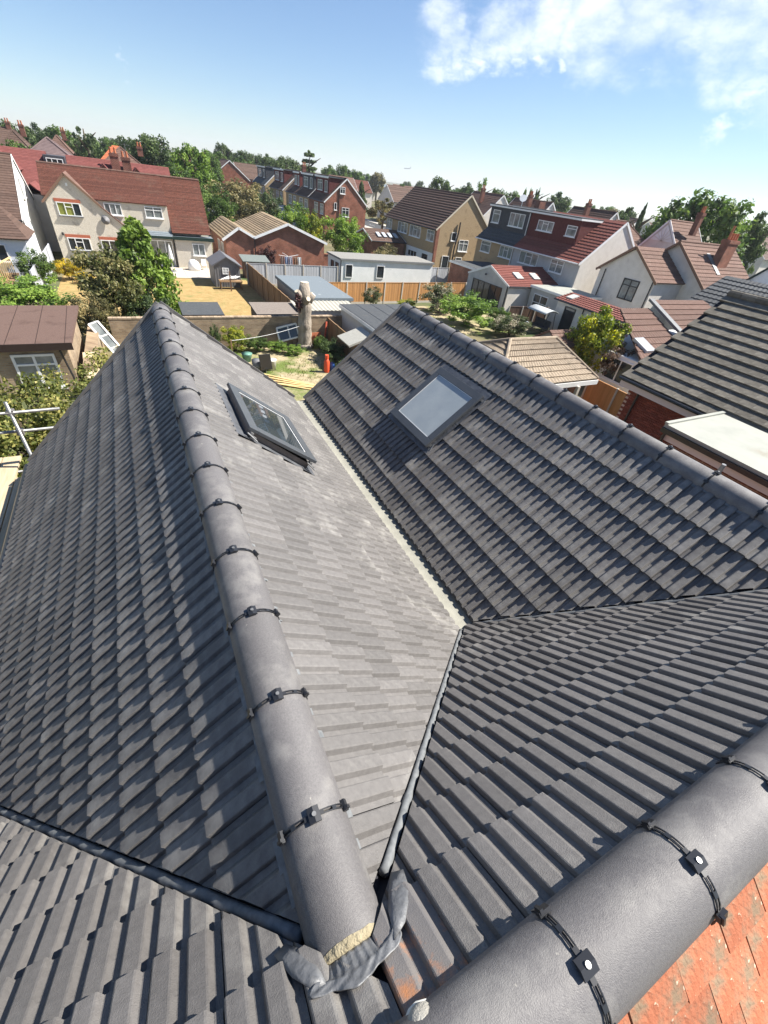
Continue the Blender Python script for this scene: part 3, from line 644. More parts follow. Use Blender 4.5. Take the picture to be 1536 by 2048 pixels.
# ================================================================== BACKGROUND BUILDERS
def roof_slope(parent, name, a, b, c, d, n, m, step=.03, prof=0, rib=.02, under=.06):
    """a,b eave ends (left to right seen from outside), c,d ridge ends (right, left); n courses; prof ribs across"""
    a, b, c, d = map(Vector, (a, b, c, d)); nr = ((b-a).cross(d-a) if (d-a).length > .01 else (b-a).cross(c-a)).normalized()
    mb = MB(); cols = max(1, prof*2)
    for i in range(n):
        t0, t1 = i/n, (i+1)/n
        e0, e1 = a.lerp(d, t0), b.lerp(c, t0); f0, f1 = a.lerp(d, t1), b.lerp(c, t1)
        V = []; F = []
        for k in range(cols+1):
            w = k/cols; h = rib if (prof and k % 2) else 0
            V += [e0.lerp(e1, w)+nr*(step+h), f0.lerp(f1, w)+nr*h*.98, e0.lerp(e1, w)-nr*.004]
        for k in range(cols):
            q = k*3; F += [(q, q+3, q+4, q+1), (q+2, q+5, q+3, q)]
        mb.add(V, F)
    mb.poly([a-nr*.005, b-nr*.005, c-nr*.005, d-nr*.005], nr*-under)
    return mb.build(name, m, parent)
def window(parent, ax, pos, face, u0, u1, z0, z1, cols=2, trans=0.0, frame=WHITE, pane=GLASS, sill=True, lintel=None, name='window', fw=.06, panes=None):
    """frame with mullions stands proud of wall plane ax=pos; cols panes, trans = height share of top lights"""
    def bx(mb, ua, ub, oa, ob, za, zb):
        lo, hi = sorted((pos+face*oa, pos+face*ob))
        if ax == 'x': mb.box(lo, hi, ua, ub, za, zb)
        else: mb.box(ua, ub, lo, hi, za, zb)
    f = MB(); d0, d1 = -.02, .07
    bx(f, u0, u1, d0, d1, z0, z0+fw); bx(f, u0, u1, d0, d1, z1-fw, z1)
    bx(f, u0, u0+fw, d0, d1, z0+fw, z1-fw); bx(f, u1-fw, u1, d0, d1, z0+fw, z1-fw)
    W = (u1-u0)/cols
    for k in range(1, cols): bx(f, u0+k*W-fw*.5, u0+k*W+fw*.5, d0, d1-.003, z0+fw, z1-fw)
    if trans:
        zt = z1-(z1-z0)*trans
        for k in range(cols):
            if cols == 3 and k != 1 and trans < .4: continue
            bx(f, u0+k*W+fw*.5, u0+(k+1)*W-fw*.5, d0, d1-.006, zt-fw*.4, zt+fw*.4)
    w = f.build(name, frame, parent)
    for k in range(cols):
        p = MB(); bx(p, u0+k*W+fw*.4, u0+(k+1)*W-fw*.4, .005, .02, z0+fw*.8, z1-fw*.8)
        p.build('pane', (panes[k] if panes else pane), w)
    if sill:
        p = MB(); bx(p, u0-.06, u1+.06, -.01, .16, z0-.07, z0-.003); p.build('sill', sill if sill is not True else frame, w)
    if lintel:
        p = MB(); bx(p, u0-.1, u1+.1, -.01, .03, z1+.01, z1+.24); p.build('lintel', lintel, w)
    return w
def door(parent, ax, pos, face, u0, u1, z0, z1, frame=WHITE, leaf=GLASS):
    w = window(parent, ax, pos, face, u0, u1, z0, z1, cols=1, frame=frame, pane=leaf, sill=False, name='door', fw=.08)
    return w
def chimney(parent, x, y, z0, z1, sx, sy, m, pots=2, potm=None, along='x'):
    c = MB().box(x-sx/2, x+sx/2, y-sy/2, y+sy/2, z0, z1).box(x-sx/2-.05, x+sx/2+.05, y-sy/2-.05, y+sy/2+.05, z1-.28, z1-.05)
    c = c.build('chimney', m, parent)
    for k in range(pots):
        o = (k-(pots-1)/2)*((sx if along == 'x' else sy)/max(1, pots))
        px, py = (x+o, y) if along == 'x' else (x, y+o)
        p = MB().tube([(px, py, z1-.06), (px, py, z1+.1), (px, py, z1+.42), (px, py, z1+.48)], [.13, .12, .1, .13], n=10)
        p.build('chimney_pot', potm or REDPOT, c, smooth=True)
    return c
REDPOT = mat('terracotta_pot', (.36, .12, .06), (.44, .17, .09), scale=6, rough=.85)
def gable_house(name, label, x0, x1, y0, y1, ze, zr, axis, wallm, roofm, n=16, prof=0, step=.03, over=.25, verge=.12, cat='house', barge=WHITE, cut=(0, 0), group=None, eavem=None, z0=0):
    t = thing(name, label, cat, ((x0+x1)/2, (y0+y1)/2, z0), group)
    w = MB()
    if axis == 'x':
        ym = (y0+y1)/2
        w.poly([(x0, y0, z0), (x0, y1, z0), (x0, y1, ze), (x0, ym, zr-.08), (x0, y0, ze)], (x1-x0, 0, 0))
    else:
        xm = (x0+x1)/2
        w.poly([(x0, y0, z0), (x1, y0, z0), (x1, y0, ze), (xm, y0, zr-.08), (x0, y0, ze)], (0, y1-y0, 0))
    w.build('wall', wallm, t)
    sl = (zr-ze)/(((y1-y0) if axis == 'x' else (x1-x0))/2)
    zo = ze-over*sl
    if axis == 'x':
        a0, a1 = x0-verge, x1+verge
        roof_slope(t, 'roof', (a0, y0-over, zo), (a1, y0-over, zo), (a1-cut[1], ym, zr), (a0+cut[0], ym, zr), n, roofm, step, prof)
        roof_slope(t, 'roof', (a1, y1+over, zo), (a0, y1+over, zo), (a0+cut[0], ym, zr), (a1-cut[1], ym, zr), n, roofm, step, prof)
        r = MB().tube([(a0+cut[0], ym, zr-.01), (a1-cut[1], ym, zr-.01)], .09, n=8); r.build('ridge', eavem or roofm, t)
        for xx in (x0-verge, x1+verge):
            b = MB()
            for ya in (y0-over, y1+over): b.bar((xx, ya, zo-.05), (xx, ym, zr-.05), .04, .17)
            b.build('barge_board', barge, t)
        for ya in (y0-over-.04, y1+over+.04):
            MB().tube([(a0, ya, zo-.03), (a1, ya, zo-.03)], .06, n=8).build('gutter', BLACKP, t)
    else:
        a0, a1 = y0-verge, y1+verge
        roof_slope(t, 'roof', (x0-over, a1, zo), (x0-over, a0, zo), (xm, a0+cut[0], zr), (xm, a1-cut[1], zr), n, roofm, step, prof)
        roof_slope(t, 'roof', (x1+over, a0, zo), (x1+over, a1, zo), (xm, a1-cut[1], zr), (xm, a0+cut[0], zr), n, roofm, step, prof)
        r = MB().tube([(xm, a0+cut[0], zr-.01), (xm, a1-cut[1], zr-.01)], .09, n=8); r.build('ridge', eavem or roofm, t)
        for yy in (y0-verge, y1+verge):
            b = MB()
            for xa in (x0-over, x1+over): b.bar((xa, yy, zo-.05), (xm, yy, zr-.05), .04, .17)
            b.build('barge_board', barge, t)
        for xa in (x0-over-.04, x1+over+.04):
            MB().tube([(xa, a0, zo-.03), (xa, a1, zo-.03)], .06, n=8).build('gutter', BLACKP, t)
    return t
def hip_roof(t, x0, x1, y0, y1, ze, zr, rx0, rx1, ry0, ry1, n, m, prof=0, step=.03, capm=None, rib=.02):
    """hipped roof, ridge from (rx0,ry0) to (rx1,ry1)"""
    A, B, Cc, D = (x0, y0, ze), (x1, y0, ze), (x1, y1, ze), (x0, y1, ze); p, q = Vector((rx0, ry0, zr)), Vector((rx1, ry1, zr))
    if abs(rx1-rx0) >= abs(ry1-ry0):
        roof_slope(t, 'roof', A, B, q, p, n, m, step, prof, rib); roof_slope(t, 'roof', Cc, D, p, q, n, m, step, prof, rib)
        roof_slope(t, 'roof', D, A, p, p, n, m, step, prof and prof//2, rib); roof_slope(t, 'roof', B, Cc, q, q, n, m, step, prof and prof//2, rib)
        hips = [(A, p), (D, p), (B, q), (Cc, q)]
    else:
        roof_slope(t, 'roof', D, A, p, q, n, m, step, prof, rib); roof_slope(t, 'roof', B, Cc, q, p, n, m, step, prof, rib)
        roof_slope(t, 'roof', A, B, p, p, n, m, step, prof and prof//2, rib); roof_slope(t, 'roof', Cc, D, q, q, n, m, step, prof and prof//2, rib)
        hips = [(A, p), (B, p), (Cc, q), (D, q)]
    hb = MB()
    for a, b in hips: hb.tube([Vector(a)+Vector((0, 0, .03)), Vector(b)+Vector((0, 0, .03))], .09, n=8)
    hb.tube([p+Vector((0, 0, .02)), q+Vector((0, 0, .02))], .09, n=8)
    hb.build('hip_tile_line', capm or m, t)
def hip_house(name, label, x0, x1, y0, y1, ze, zr, ins, wallm, roofm, n=14, cat='house', over=.3, prof=0, group=None):
    t = thing(name, label, cat, ((x0+x1)/2, (y0+y1)/2, 0), group)
    box('wall', wallm, t, x0, x1, y0, y1, 0, ze)
    if x1-x0 >= y1-y0: hip_roof(t, x0-over, x1+over, y0-over, y1+over, ze-.02, zr, x0+ins, x1-ins, (y0+y1)/2, (y0+y1)/2, n, roofm, prof)
    else: hip_roof(t, x0-over, x1+over, y0-over, y1+over, ze-.02, zr, (x0+x1)/2, (x0+x1)/2, y0+ins, y1-ins, n, roofm, prof)
    return t
def flat_building(name, label, x0, x1, y0, y1, z, wallm, roofm, cat='outbuilding', over=.12, trim=WHITE, rise=0, th=.14):
    t = thing(name, label, cat, ((x0+x1)/2, (y0+y1)/2, 0))
    box('wall', wallm, t, x0, x1, y0, y1, 0, z)
    MB().add([(x0-over, y0-over, z+.005), (x1+over, y0-over, z+.005), (x1+over, y1+over, z+rise+.005), (x0-over, y1+over, z+rise+.005),
              (x0-over, y0-over, z+th), (x1+over, y0-over, z+th), (x1+over, y1+over, z+th+rise), (x0-over, y1+over, z+th+rise)],
             [(0, 3, 2, 1), (4, 5, 6, 7), (0, 1, 5, 4), (1, 2, 6, 5), (2, 3, 7, 6), (3, 0, 4, 7)]).build('flat_roof', roofm, t)
    e = .02
    f = MB()
    f.box(x0-over-e, x1+over+e, y0-over-e, y0-over-.002, z-.06, z+th-.01).box(x0-over-e, x0-over-.002, y0-over, y1+over, z-.06, z+th-.01)
    f.box(x1+over+.002, x1+over+e, y0-over, y1+over, z-.06, z+th-.01)
    f.build('fascia', trim, t)
    return t

# ------------------------------------------------------------------ cream pebble dashed house
Yc = 50.9
cr = thing('pebbledash_house', 'cream pebble-dashed house with a long weathered red-brown roof beside the dry lawn', 'house', (0, 52, 0))
CW = MB()
CW.box(-5.75, 3.45, Yc+.35, 58.6, 0, 5.0)            # main block, set back behind the gable wing
CW.poly([(-5.78, Yc, 0), (-2.05, Yc, 0), (-2.05, Yc, 4.75), (-3.95, Yc, 6.5), (-5.78, Yc, 4.75)], (0, 3, 0))
CW.poly([(-2.05, Yc, 0), (1.3, Yc, 0), (1.3, Yc, 2.4), (-.2, Yc, 3.0), (-2.05, Yc, 4.6)], (0, .7, 0))
CW.box(3.45, 6.85, Yc+.9, 58.6, 0, 3.0)
CW.build('wall', CREAM, cr)
box('extension_wall', CREAM, cr, 3.6, 6.9, Yc-.1, Yc+.88, 0, 2.55)
box('extension_roof', FELT_GR, cr, 3.45, 7.1, Yc-.3, Yc+1.2, 2.57, 2.68)
box('extension_fascia', mat('dark_green_fascia', (.012, .03, .025), rough=.5), cr, 3.43, 7.12, Yc-.34, Yc-.305, 2.42, 2.70)
# main roof: ridge at y=54.6
RY, RZ = 54.4, 6.98
roof_slope(cr, 'roof', (-5.95, Yc+.2, 4.98), (3.5, Yc+.2, 4.98), (3.5, RY, RZ), (-5.95, RY, RZ), 26, RED_PLAIN, .02)
roof_slope(cr, 'catslide_roof', (3.5, Yc-.05, 2.95), (6.95, Yc-.05, 2.95), (6.95, RY, RZ), (3.5, RY, RZ), 42, RED_PLAIN, .02)
roof_slope(cr, 'roof', (6.95, 58.9, 4.4), (-5.95, 58.9, 4.4), (-5.95, RY, RZ), (6.95, RY, RZ), 26, RED_PLAIN, .02)
MB().poly([(6.84, Yc+.9, 3.2), (6.84, 58.6, 4.7), (6.84, RY, RZ-.12)], (-.2, 0, 0)).build('gable_wall', CREAM, cr)
MB().poly([(-5.75, Yc+.4, 4.8), (-5.75, 58.6, 4.7), (-5.75, RY, RZ-.12)], (.2, 0, 0)).build('gable_wall', CREAM, cr)
rt = MB()
for i in range(28): rt.tube([(-5.95+i*.46, RY, RZ+.02), (-5.95+i*.46+.44, RY, RZ+.02)], .085, n=8)
rt.build('ridge', LBROWN_ROOF, cr)
# gable wing roof
for sg in (-1, 1):
    xe, ze_ = (-6.0, 4.6) if sg < 0 else (-1.85, 4.6)
    if sg < 0: roof_slope(cr, 'wing_roof', (xe, Yc+3.2, ze_), (xe, Yc-.12, ze_), (-3.95, Yc-.12, 6.62), (-3.95, Yc+3.2, 6.62), 14, LBROWN_ROOF, .02)
    else: roof_slope(cr, 'wing_roof', (xe, Yc-.12, ze_), (xe, Yc+1.3, ze_), (-3.95, Yc+3.2, 6.62), (-3.95, Yc-.12, 6.62), 14, LBROWN_ROOF, .02)
roof_slope(cr, 'lean_to_roof', (.1, Yc-.12, 2.85), (.1, Yc+.36, 2.85), (-1.95, Yc+.36, 4.62), (-1.95, Yc-.12, 4.62), 12, LBROWN_ROOF, .02)
roof_slope(cr, 'porch_roof', (.2, Yc-.35, 2.62), (3.5, Yc-.35, 2.62), (3.5, Yc+.36, 2.95), (.2, Yc+.36, 2.95), 3, FELT_GR, .02)
box('porch_fascia', mat('dark_green_fascia', (.012, .03, .025)), cr, .2, 3.42, Yc-.39, Yc-.36, 2.45, 2.66)
bb = MB(); bb.bar((-6.02, Yc-.15, 4.5), (-3.95, Yc-.15, 6.52), .04, .16).bar((-1.83, Yc-.15, 4.5), (-3.95, Yc-.15, 6.52), .04, .16); bb.build('barge_board', mat('brown_barge', (.2, .12, .08)), cr)
MB().box(-4.02, -3.88, Yc-.03, Yc+.01, 5.75, 5.95).build('wall_vent', WHITE, cr)
BRICKL = mat('red_lintel', (.40, .13, .07), (.33, .10, .06), scale=10, rough=.9)
GREYS = mat('grey_sill', (.12, .12, .12), rough=.8)
window(cr, 'y', Yc, -1, -5.07, -3.40, 3.68, 4.62, 3, .33, lintel=BRICKL, sill=GREYS, panes=[GLASSY, GLASSY, GLASS])
window(cr, 'y', Yc, -1, -5.05, -3.38, 1.15, 2.10, 3, .33, lintel=BRICKL, sill=GREYS, panes=[GLASS, GLASS, GLASS])
window(cr, 'y', Yc+.35, -1, -1.62, -.30, 3.95, 4.80, 3, 0, pane=GLASSG)
window(cr, 'y', Yc+.35, -1, 1.55, 2.98, 3.95, 4.80, 2, .3, pane=GLASSG)
window(cr, 'y', Yc-.1, -1, 5.10, 6.22, 1.18, 2.16, 2, 0, pane=GLASSG)
window(cr, 'y', Yc, -1, -2.55, -.6, .06, 2.05, 3, 0, lintel=BRICKL, sill=False, name='french_door')
window(cr, 'y', Yc+.35, -1, 1.45, 3.38, .06, 2.25, 3, 0, pane=GLASSG, sill=False, name='patio_door', fw=.08)
MB().tube([(3.52, Yc-.12, 2.5), (3.52, Yc-.12, 0)], .05, n=8).build('downpipe', BLACKP, cr)
MB().tube([(-2.0, Yc+.25, 4.6), (-2.0, Yc+.2, 3.7), (-1.8, Yc+.2, 3.3)], .045, n=8).build('downpipe', WHITE, cr)
dsh = MB().tube([(-1.75, Yc-.05, 3.55), (-1.75, Yc-.12, 3.56), (-1.75, Yc-.16, 3.57)], [.03, .2, .33], n=16); dsh.build('satellite_dish', SHEDP, cr, smooth=True)
MB().box(-5.32, -5.2, Yc-.12, Yc, 2.25, 2.45).build('wall_lamp', BLACKM, cr)

# ------------------------------------------------------------------ white gabled house at the left edge
wh = gable_house('gabled_house', 'white rendered house with brown tiled roof at the left edge', -16, -7.35, 47.6, 57.6, 3.7, 7.35, 'x', WHITEWALL, BROWN_ROOF, n=26, step=.02, verge=.08)
for xx in (): pass
MB().box(-12.5, -7.0, 43.8, 47.55, 0, 2.75).build('rear_wall', mat('bluewhite_render', (.6, .63, .68), (.68, .7, .73), rough=.9), wh)
roof_slope(wh, 'rear_roof', (-12.8, 43.5, 2.8), (-6.75, 43.5, 2.8), (-8.6, 47.5, 4.55), (-12.8, 47.5, 4.55), 14, BROWN_ROOF, .02)
roof_slope(wh, 'rear_roof', (-6.75, 43.5, 2.8), (-6.75, 47.5, 2.8), (-8.6, 47.5, 4.55), (-8.6, 47.5, 4.55), 14, BROWN_ROOF, .02)
window(wh, 'y', 43.8, -1, -9.6, -8.3, 1.3, 2.4, 2, 0)
window(wh, 'x', -7.35, 1, 51.6, 52.6, 4.6, 5.9, 1, 0, pane=GLASSG)
MB().tube([(-7.28, 47.7, 3.6), (-7.28, 47.7, .3)], .05, n=8).build('downpipe', BLACKP, wh)
# raised timber deck with sloping rails in front of it
dk = thing('timber_deck', 'raised timber deck with pale sloping handrails at the left edge', 'decking', (-8.7, 41, 0))
box('deck', FENCE_BR, dk, -12, -8.0, 39.5, 43.2, .6, .7)
rl = MB()
rl.bar((-12, 39.6, 1.75), (-8.5, 39.9, 1.75), .1, .06).bar((-8.5, 39.9, 1.75), (-8.05, 42.6, 1.8), .1, .06).bar((-9.5, 37.2, .8), (-8.5, 39.9, 1.75), .1, .06)
rl.build('handrail', TIMBER, dk)
for i in range(14):
    x = -8.5+i*-.25; MB().box(x, x+.05, 39.7, 39.74, .7, 1.72).build('baluster', TIMBER, dk)
for i in range(9):
    y = 40.0+i*.3; x = -8.5+i*.05; MB().box(x, x+.05, y, y+.05, .7, 1.72).build('baluster', TIMBER, dk)
tr_ = MB().tube([(-9.4, 41, .7), (-9.4, 41, .95), (-9.4, 41, 1.25), (-9.4, 41, 1.35)], [.9, 1.05, .85, .2], n=14); tag(tr_.build('covered_heap', BLACKP, None, smooth=True), 'black plastic sheet over a heap on the timber deck', 'tarpaulin')

# ------------------------------------------------------------------ red roofed houses behind
rh = thing('red_roofed_house', 'house with plain bright red roof slopes behind the white gabled house', 'house', (-9, 64, 0))
box('wall', OFFWHITE, rh, -18, -6.2, 59.8, 69, 0, 4.6)
roof_slope(rh, 'roof', (-18.3, 59.3, 4.3), (-6.0, 59.3, 4.3), (-6.0, 64.8, 7.55), (-18.3, 64.8, 7.55), 30, RED_NEW, .015)
roof_slope(rh, 'roof', (-6.0, 69.6, 4.3), (-18.3, 69.6, 4.3), (-18.3, 64.8, 7.55), (-6.0, 64.8, 7.55), 30, RED_NEW, .015)
MB().poly([(-6.22, 59.8, 4.5), (-6.22, 69, 4.5), (-6.22, 64.8, 7.4)], (-.2, 0, 0)).build('gable_wall', WHITEWALL, rh)
MB().box(-8.1, -6.5, 57.0, 60, 0, 4.5).build('wing_wall', OFFWHITE, rh)
roof_slope(rh, 'wing_roof', (-8.35, 62, 4.35), (-8.35, 56.7, 4.35), (-7.2, 56.7, 5.3), (-7.2, 62, 5.3), 10, RED_NEW, .015)
roof_slope(rh, 'wing_roof', (-6.2, 56.7, 4.35), (-6.2, 62, 4.35), (-7.2, 62, 5.3), (-7.2, 56.7, 5.3), 10, RED_NEW, .015)
roof_slope(rh, 'dormer_roof', (-8.0, 58.8, 6.0), (-8.0, 64.5, 6.05), (-11.0, 64.5, 8.2), (-11.0, 58.8, 8.2), 12, RED_NEW, .015)
MB().poly([(-8.2, 59.2, 5.9), (-11, 59.2, 8.0), (-14, 59.2, 5.9)], (0, 5, 0)).build('dormer_wall', DKCLAD, rh)
rr = thing('red_roofed_house', 'long bright red roof with small gables showing over the cream house', 'house', (0, 66, 0))
box('wall', OFFWHITE, rr, -5.2, 5.0, 62.2, 69, 0, 4.8)
roof_slope(rr, 'roof', (-4.4, 61.9, 4.6), (5.3, 61.9, 4.6), (5.3, 65.4, 7.45), (-4.4, 65.4, 7.45), 24, RED_NEW, .015)
roof_slope(rr, 'roof', (5.3, 69.3, 4.6), (-4.4, 69.3, 4.6), (-4.4, 65.4, 7.45), (5.3, 65.4, 7.45), 24, RED_NEW, .015)
box('dormer_wall', DKCLAD, rr, -6.2, -4.42, 63.2, 66, 5.6, 7.3)
window(rr, 'y', 63.2, -1, -6.0, -4.6, 6.2, 7.1, 3, 0)
for gx in (-1.1, 1.9):
    roof_slope(rr, 'gablet_roof', (gx-.9, 65, 6.15), (gx-.9, 62.3, 6.15), (gx, 62.3, 7.15), (gx, 65, 7.15), 8, RED_NEW, .015)
    roof_slope(rr, 'gablet_roof', (gx+.9, 62.3, 6.15), (gx+.9, 65, 6.15), (gx, 65, 7.15), (gx, 62.3, 7.15), 8, RED_NEW, .015)
    MB().poly([(gx-.8, 62.45, 6.15), (gx+.8, 62.45, 6.15), (gx, 62.45, 7.0)], (0, 2, 0)).build('gablet_wall', REDBRICK, rr)
MB().obox((-3.6, 63.85, 6.3), (.35, 0, 0), (0, .28, .23), (0, -.02, .025)).build('rooflight', mat('rooflight_glass', (.45, .5, .45), rough=.1), rr)
for cx_ in (.05, 1.1): chimney(rr, cx_, 64.4, 6.6, 8.1-.2*cx_, .8, .5, DARKBRICK, 2)
ar = MB().tube([(1.3, 64.4, 7.9), (1.3, 64.4, 9.0)], .02, n=5)
for k in range(5): ar.bar((1.1+k*.12, 64.15, 8.9), (1.1+k*.12, 64.65, 8.9), .02, .02)
ar.bar((1.0, 64.4, 8.9), (1.8, 64.4, 8.9), .02, .02); ar.build('aerial', STEEL, rr)
hip_house('mauve_roofed_house', 'hipped mauve-grey roof rising above the red roofs at left', -11.5, -2.6, 78, 88, 5, 8.5, 4.2, OFFWHITE, MAUVE_ROOF, n=26)
oh = hip_house('orange_roofed_house', 'hipped roof, bright orange on one slope, beyond the cream house', -3.4, 5.6, 82, 92, 5, 8.55, 3.6, OFFWHITE, LBROWN_ROOF, n=20)
roof_slope(oh, 'new_roof', (-3.75, 92.35, 5.05), (-3.75, 81.65, 5.05), (.25, 86.95, 8.62), (.25, 87.05, 8.62), 20, ORANGE_ROOF, .02)
roof_slope(oh, 'new_roof', (-3.75, 81.6, 5.03), (.6, 81.6, 5.03), (1.1, 86.95, 8.64), (.2, 86.95, 8.64), 20, ORANGE_ROOF, .02)
chimney(oh, 3.6, 87, 7.8, 8.9, .7, .5, DARKBRICK, 2)
far = [(-21, -13, 118, 126, 8.9, 'brown_roofed_house', 'brown hipped roof farthest left on the skyline'), (-16.5, -10.5, 104, 112, 8.7, 'brown_roofed_house', 'brown roof with chimney nearest the left treeline'), (-12, -6, 122, 130, 8.8, 'brown_roofed_house', 'small brown roof behind the mauve hipped roof')]
for x0, x1, y0, y1, zr, nm, lb in far:
    t = hip_house(nm, lb, x0, x1, y0, y1, 5, zr, 2.6, OFFWHITE, BROWN_ROOF if x0 < -15 else LBROWN_ROOF, n=14)
    chimney(t, (x0+x1)/2+1.2, (y0+y1)/2, zr-.6, zr+.9, .7, .5, DARKBRICK, 2)

# ------------------------------------------------------------------ terrace with dormers in the middle distance
def row_house(label, y0, y1, gm, dm, dy0, dy1, roofm, x0=29.4, x1=36.8, ze=5.3, zr=8.5, name='terraced_house', wallm=None):
    t = gable_house(name, label, x0, x1, y0, y1, ze, zr, 'y', gm, roofm, n=16, over=.2, verge=.1)
    if dm:
        D = box('dormer', dm, t, x0+1.0, (x0+x1)/2+.4, dy0, dy1, 5.7, 8.32)
        box('dormer_roof', FELT_DK, t, x0+.8, (x0+x1)/2+.6, dy0-.15, dy1+.15, 8.33, 8.42)
        box('dormer_fascia', WHITE, t, x0+.76, x0+.79, dy0-.15, dy1+.15, 8.2, 8.44)
        L_ = dy1-dy0
        window(t, 'x', x0+1.0, -1, dy0+.12*L_, dy0+.3*L_, 6.4, 7.9, 1, 0, pane=GLASSG)
        window(t, 'x', x0+1.0, -1, dy0+.5*L_, dy0+.85*L_, 6.5, 7.9, 2, .3, pane=GLASSG)
    window(t, 'x', x0, -1, y0+.7, y0+2.2, 3.4, 4.8, 2, .3, pane=GLASSG); window(t, 'x', x0, -1, y0+3.4, y0+5.2, 3.4, 4.8, 2, .3, pane=GLASSG)
    return t
b1 = row_house('red brick end-of-terrace house with red tile-hung dormer', 80, 88.2, REDBRICK, REDHANG, 80.9, 87.2, BROWN_ROOF)
window(b1, 'y', 80, -1, 32.0, 32.85, 6.45, 7.35, 2, .3); window(b1, 'y', 80, -1, 31.0, 31.45, 4.2, 5.2, 1, 0); window(b1, 'y', 80, -1, 32.4, 33.7, 3.4, 4.65, 2, .3)
window(b1, 'y', 80, -1, 34.2, 35.3, 1.2, 1.9, 2, 0)
MB().tube([(31.8, 79.93, 7.2), (31.8, 79.93, 0)], .06, n=6).build('downpipe', BLACKP, b1)
b2 = row_house('terraced house with charcoal clad dormer next to the red brick gable', 88.3, 95, TAN, DKCLAD, 88.5, 94.8, BROWN_ROOF)
b3 = row_house('terraced house with narrow red tile-hung dormer in mid terrace', 95.2, 102.5, TAN, REDHANG, 96.5, 100, BROWN_ROOF)
b4 = row_house('tan gabled terraced house with red side dormer beyond the charcoal one', 104.5, 115, TAN, REDHANG, 107, 114.6, BROWN_ROOF)
b5 = row_house('tan gabled house with black dormer at the far end of the terrace', 119, 131, TAN, DKCLAD, 122, 130, DKSLATE)
window(b5, 'y', 119, -1, 31.5, 32.3, 3.6, 5.0, 1, .3); window(b5, 'y', 119, -1, 33.5, 34.9, 2.8, 4.0, 2, .3)
chimney(b3, 33, 102, 8.0, 9.5, .7, .6, DARKBRICK, 2)
flat_building('rear_extension', 'low white flat-roofed extension behind the terrace', 22.5, 28.8, 92, 100, 2.6, WHITEWALL, FELT_LT)
flat_building('rear_extension', 'long dark flat-roofed extension behind the terrace', 24, 29, 101, 120, 2.7, OFFWHITE, FELT_DK)
for k, (x0, x1, y0, y1, zr, rm, lb) in enumerate([(21, 30, 138, 150, 8.6, LBROWN_ROOF, 'orange-brown gabled roof beyond the far end of the terrace'), (12, 22, 150, 160, 8.4, LBROWN_ROOF, 'low brown roofs under the trees left of the terrace'), (30, 37, 152, 160, 8.3, BROWN_ROOF, 'brown roof farthest behind the terrace')]):
    gable_house('distant_house', lb, x0, x1, y0, y1, 5.2, zr, 'y' if k == 0 else 'x', REDBRICK, rm, n=12)
gr_ = flat_building('garage_row', 'row of lock-up garages with white doors behind the brick hall', 10.6, 19, 80, 85, 2.3, REDBRICK, FELT_DK, cat='garages')
for k in range(3): box('garage_door', WHITE, gr_, 11.2+k*2.5, 13.3+k*2.5, 79.94, 79.99, .05, 2.0)

# ------------------------------------------------------------------ red brick hall with two gables
hl = thing('brick_hall', 'low red brick hall with two gables and a striped tan roof', 'hall', (14, 55, 0))
Yh = 51.5
HW = MB()
HW.poly([(8.4, Yh, 0), (11.25, Yh, 0), (11.25, Yh, 2.95), (9.75, Yh, 3.55), (8.4, Yh, 2.7)], (0, 9.5, 0))
HW.poly([(11.3, Yh-.02, 0), (18.9, Yh-.02, 0), (18.9, Yh-.02, 2.9), (14.8, Yh-.02, 4.2), (11.3, Yh-.02, 2.95)], (0, 11, 0))
HW.build('wall', REDBRICK, hl)
def trib(nm, a, b, c, d, n): return roof_slope(hl, nm, a, b, c, d, n, TAN_ROOF, .05, 26, .03)
trib('roof', (8.1, Yh+9.6, 2.62), (8.1, Yh-.2, 2.62), (9.75, Yh-.2, 3.72), (9.75, Yh+9.6, 3.72), 7)
trib('roof', (11.3, Yh-.2, 2.98), (11.3, Yh+9.6, 2.98), (9.75, Yh+9.6, 3.72), (9.75, Yh-.2, 3.72), 7)
trib('roof', (11.25, Yh+11, 3.0), (11.25, Yh-.25, 3.0), (14.8, Yh-.25, 4.36), (14.8, Yh+11, 4.36), 13)
trib('roof', (19.1, Yh-.25, 2.86), (19.1, Yh+11, 2.86), (14.8, Yh+11, 4.36), (14.8, Yh-.25, 4.36), 13)
for a, b in (((8.05, Yh-.24, 2.55), (9.75, Yh-.24, 3.66)), ((11.32, Yh-.24, 2.9), (9.75, Yh-.24, 3.66)), ((11.25, Yh-.29, 2.92), (14.8, Yh-.29, 4.3)), ((19.15, Yh-.29, 2.78), (14.8, Yh-.29, 4.3))):
    MB().bar(a, b, .05, .22).build('barge_board', WHITE, hl)
MB().tube([(11.28, Yh-.1, 2.8), (11.28, Yh-.1, 0)], .05, n=8).build('downpipe', BLACKP, hl)
window(hl, 'x', 8.4, -1, 53.0, 54.2, 1.0, 2.1, 2, 0); window(hl, 'x', 8.4, -1, 55.0, 56.2, 1.0, 2.1, 2, 0)
bw_ = MB().box(18.95, 25.5, 51.7, 51.95, 0, 1.7).box(18.95, 25.5, 51.65, 52.0, 1.71, 1.78); tag(bw_.build('brick_wall', REDBRICK), 'low red brick boundary wall running on from the hall', 'wall')

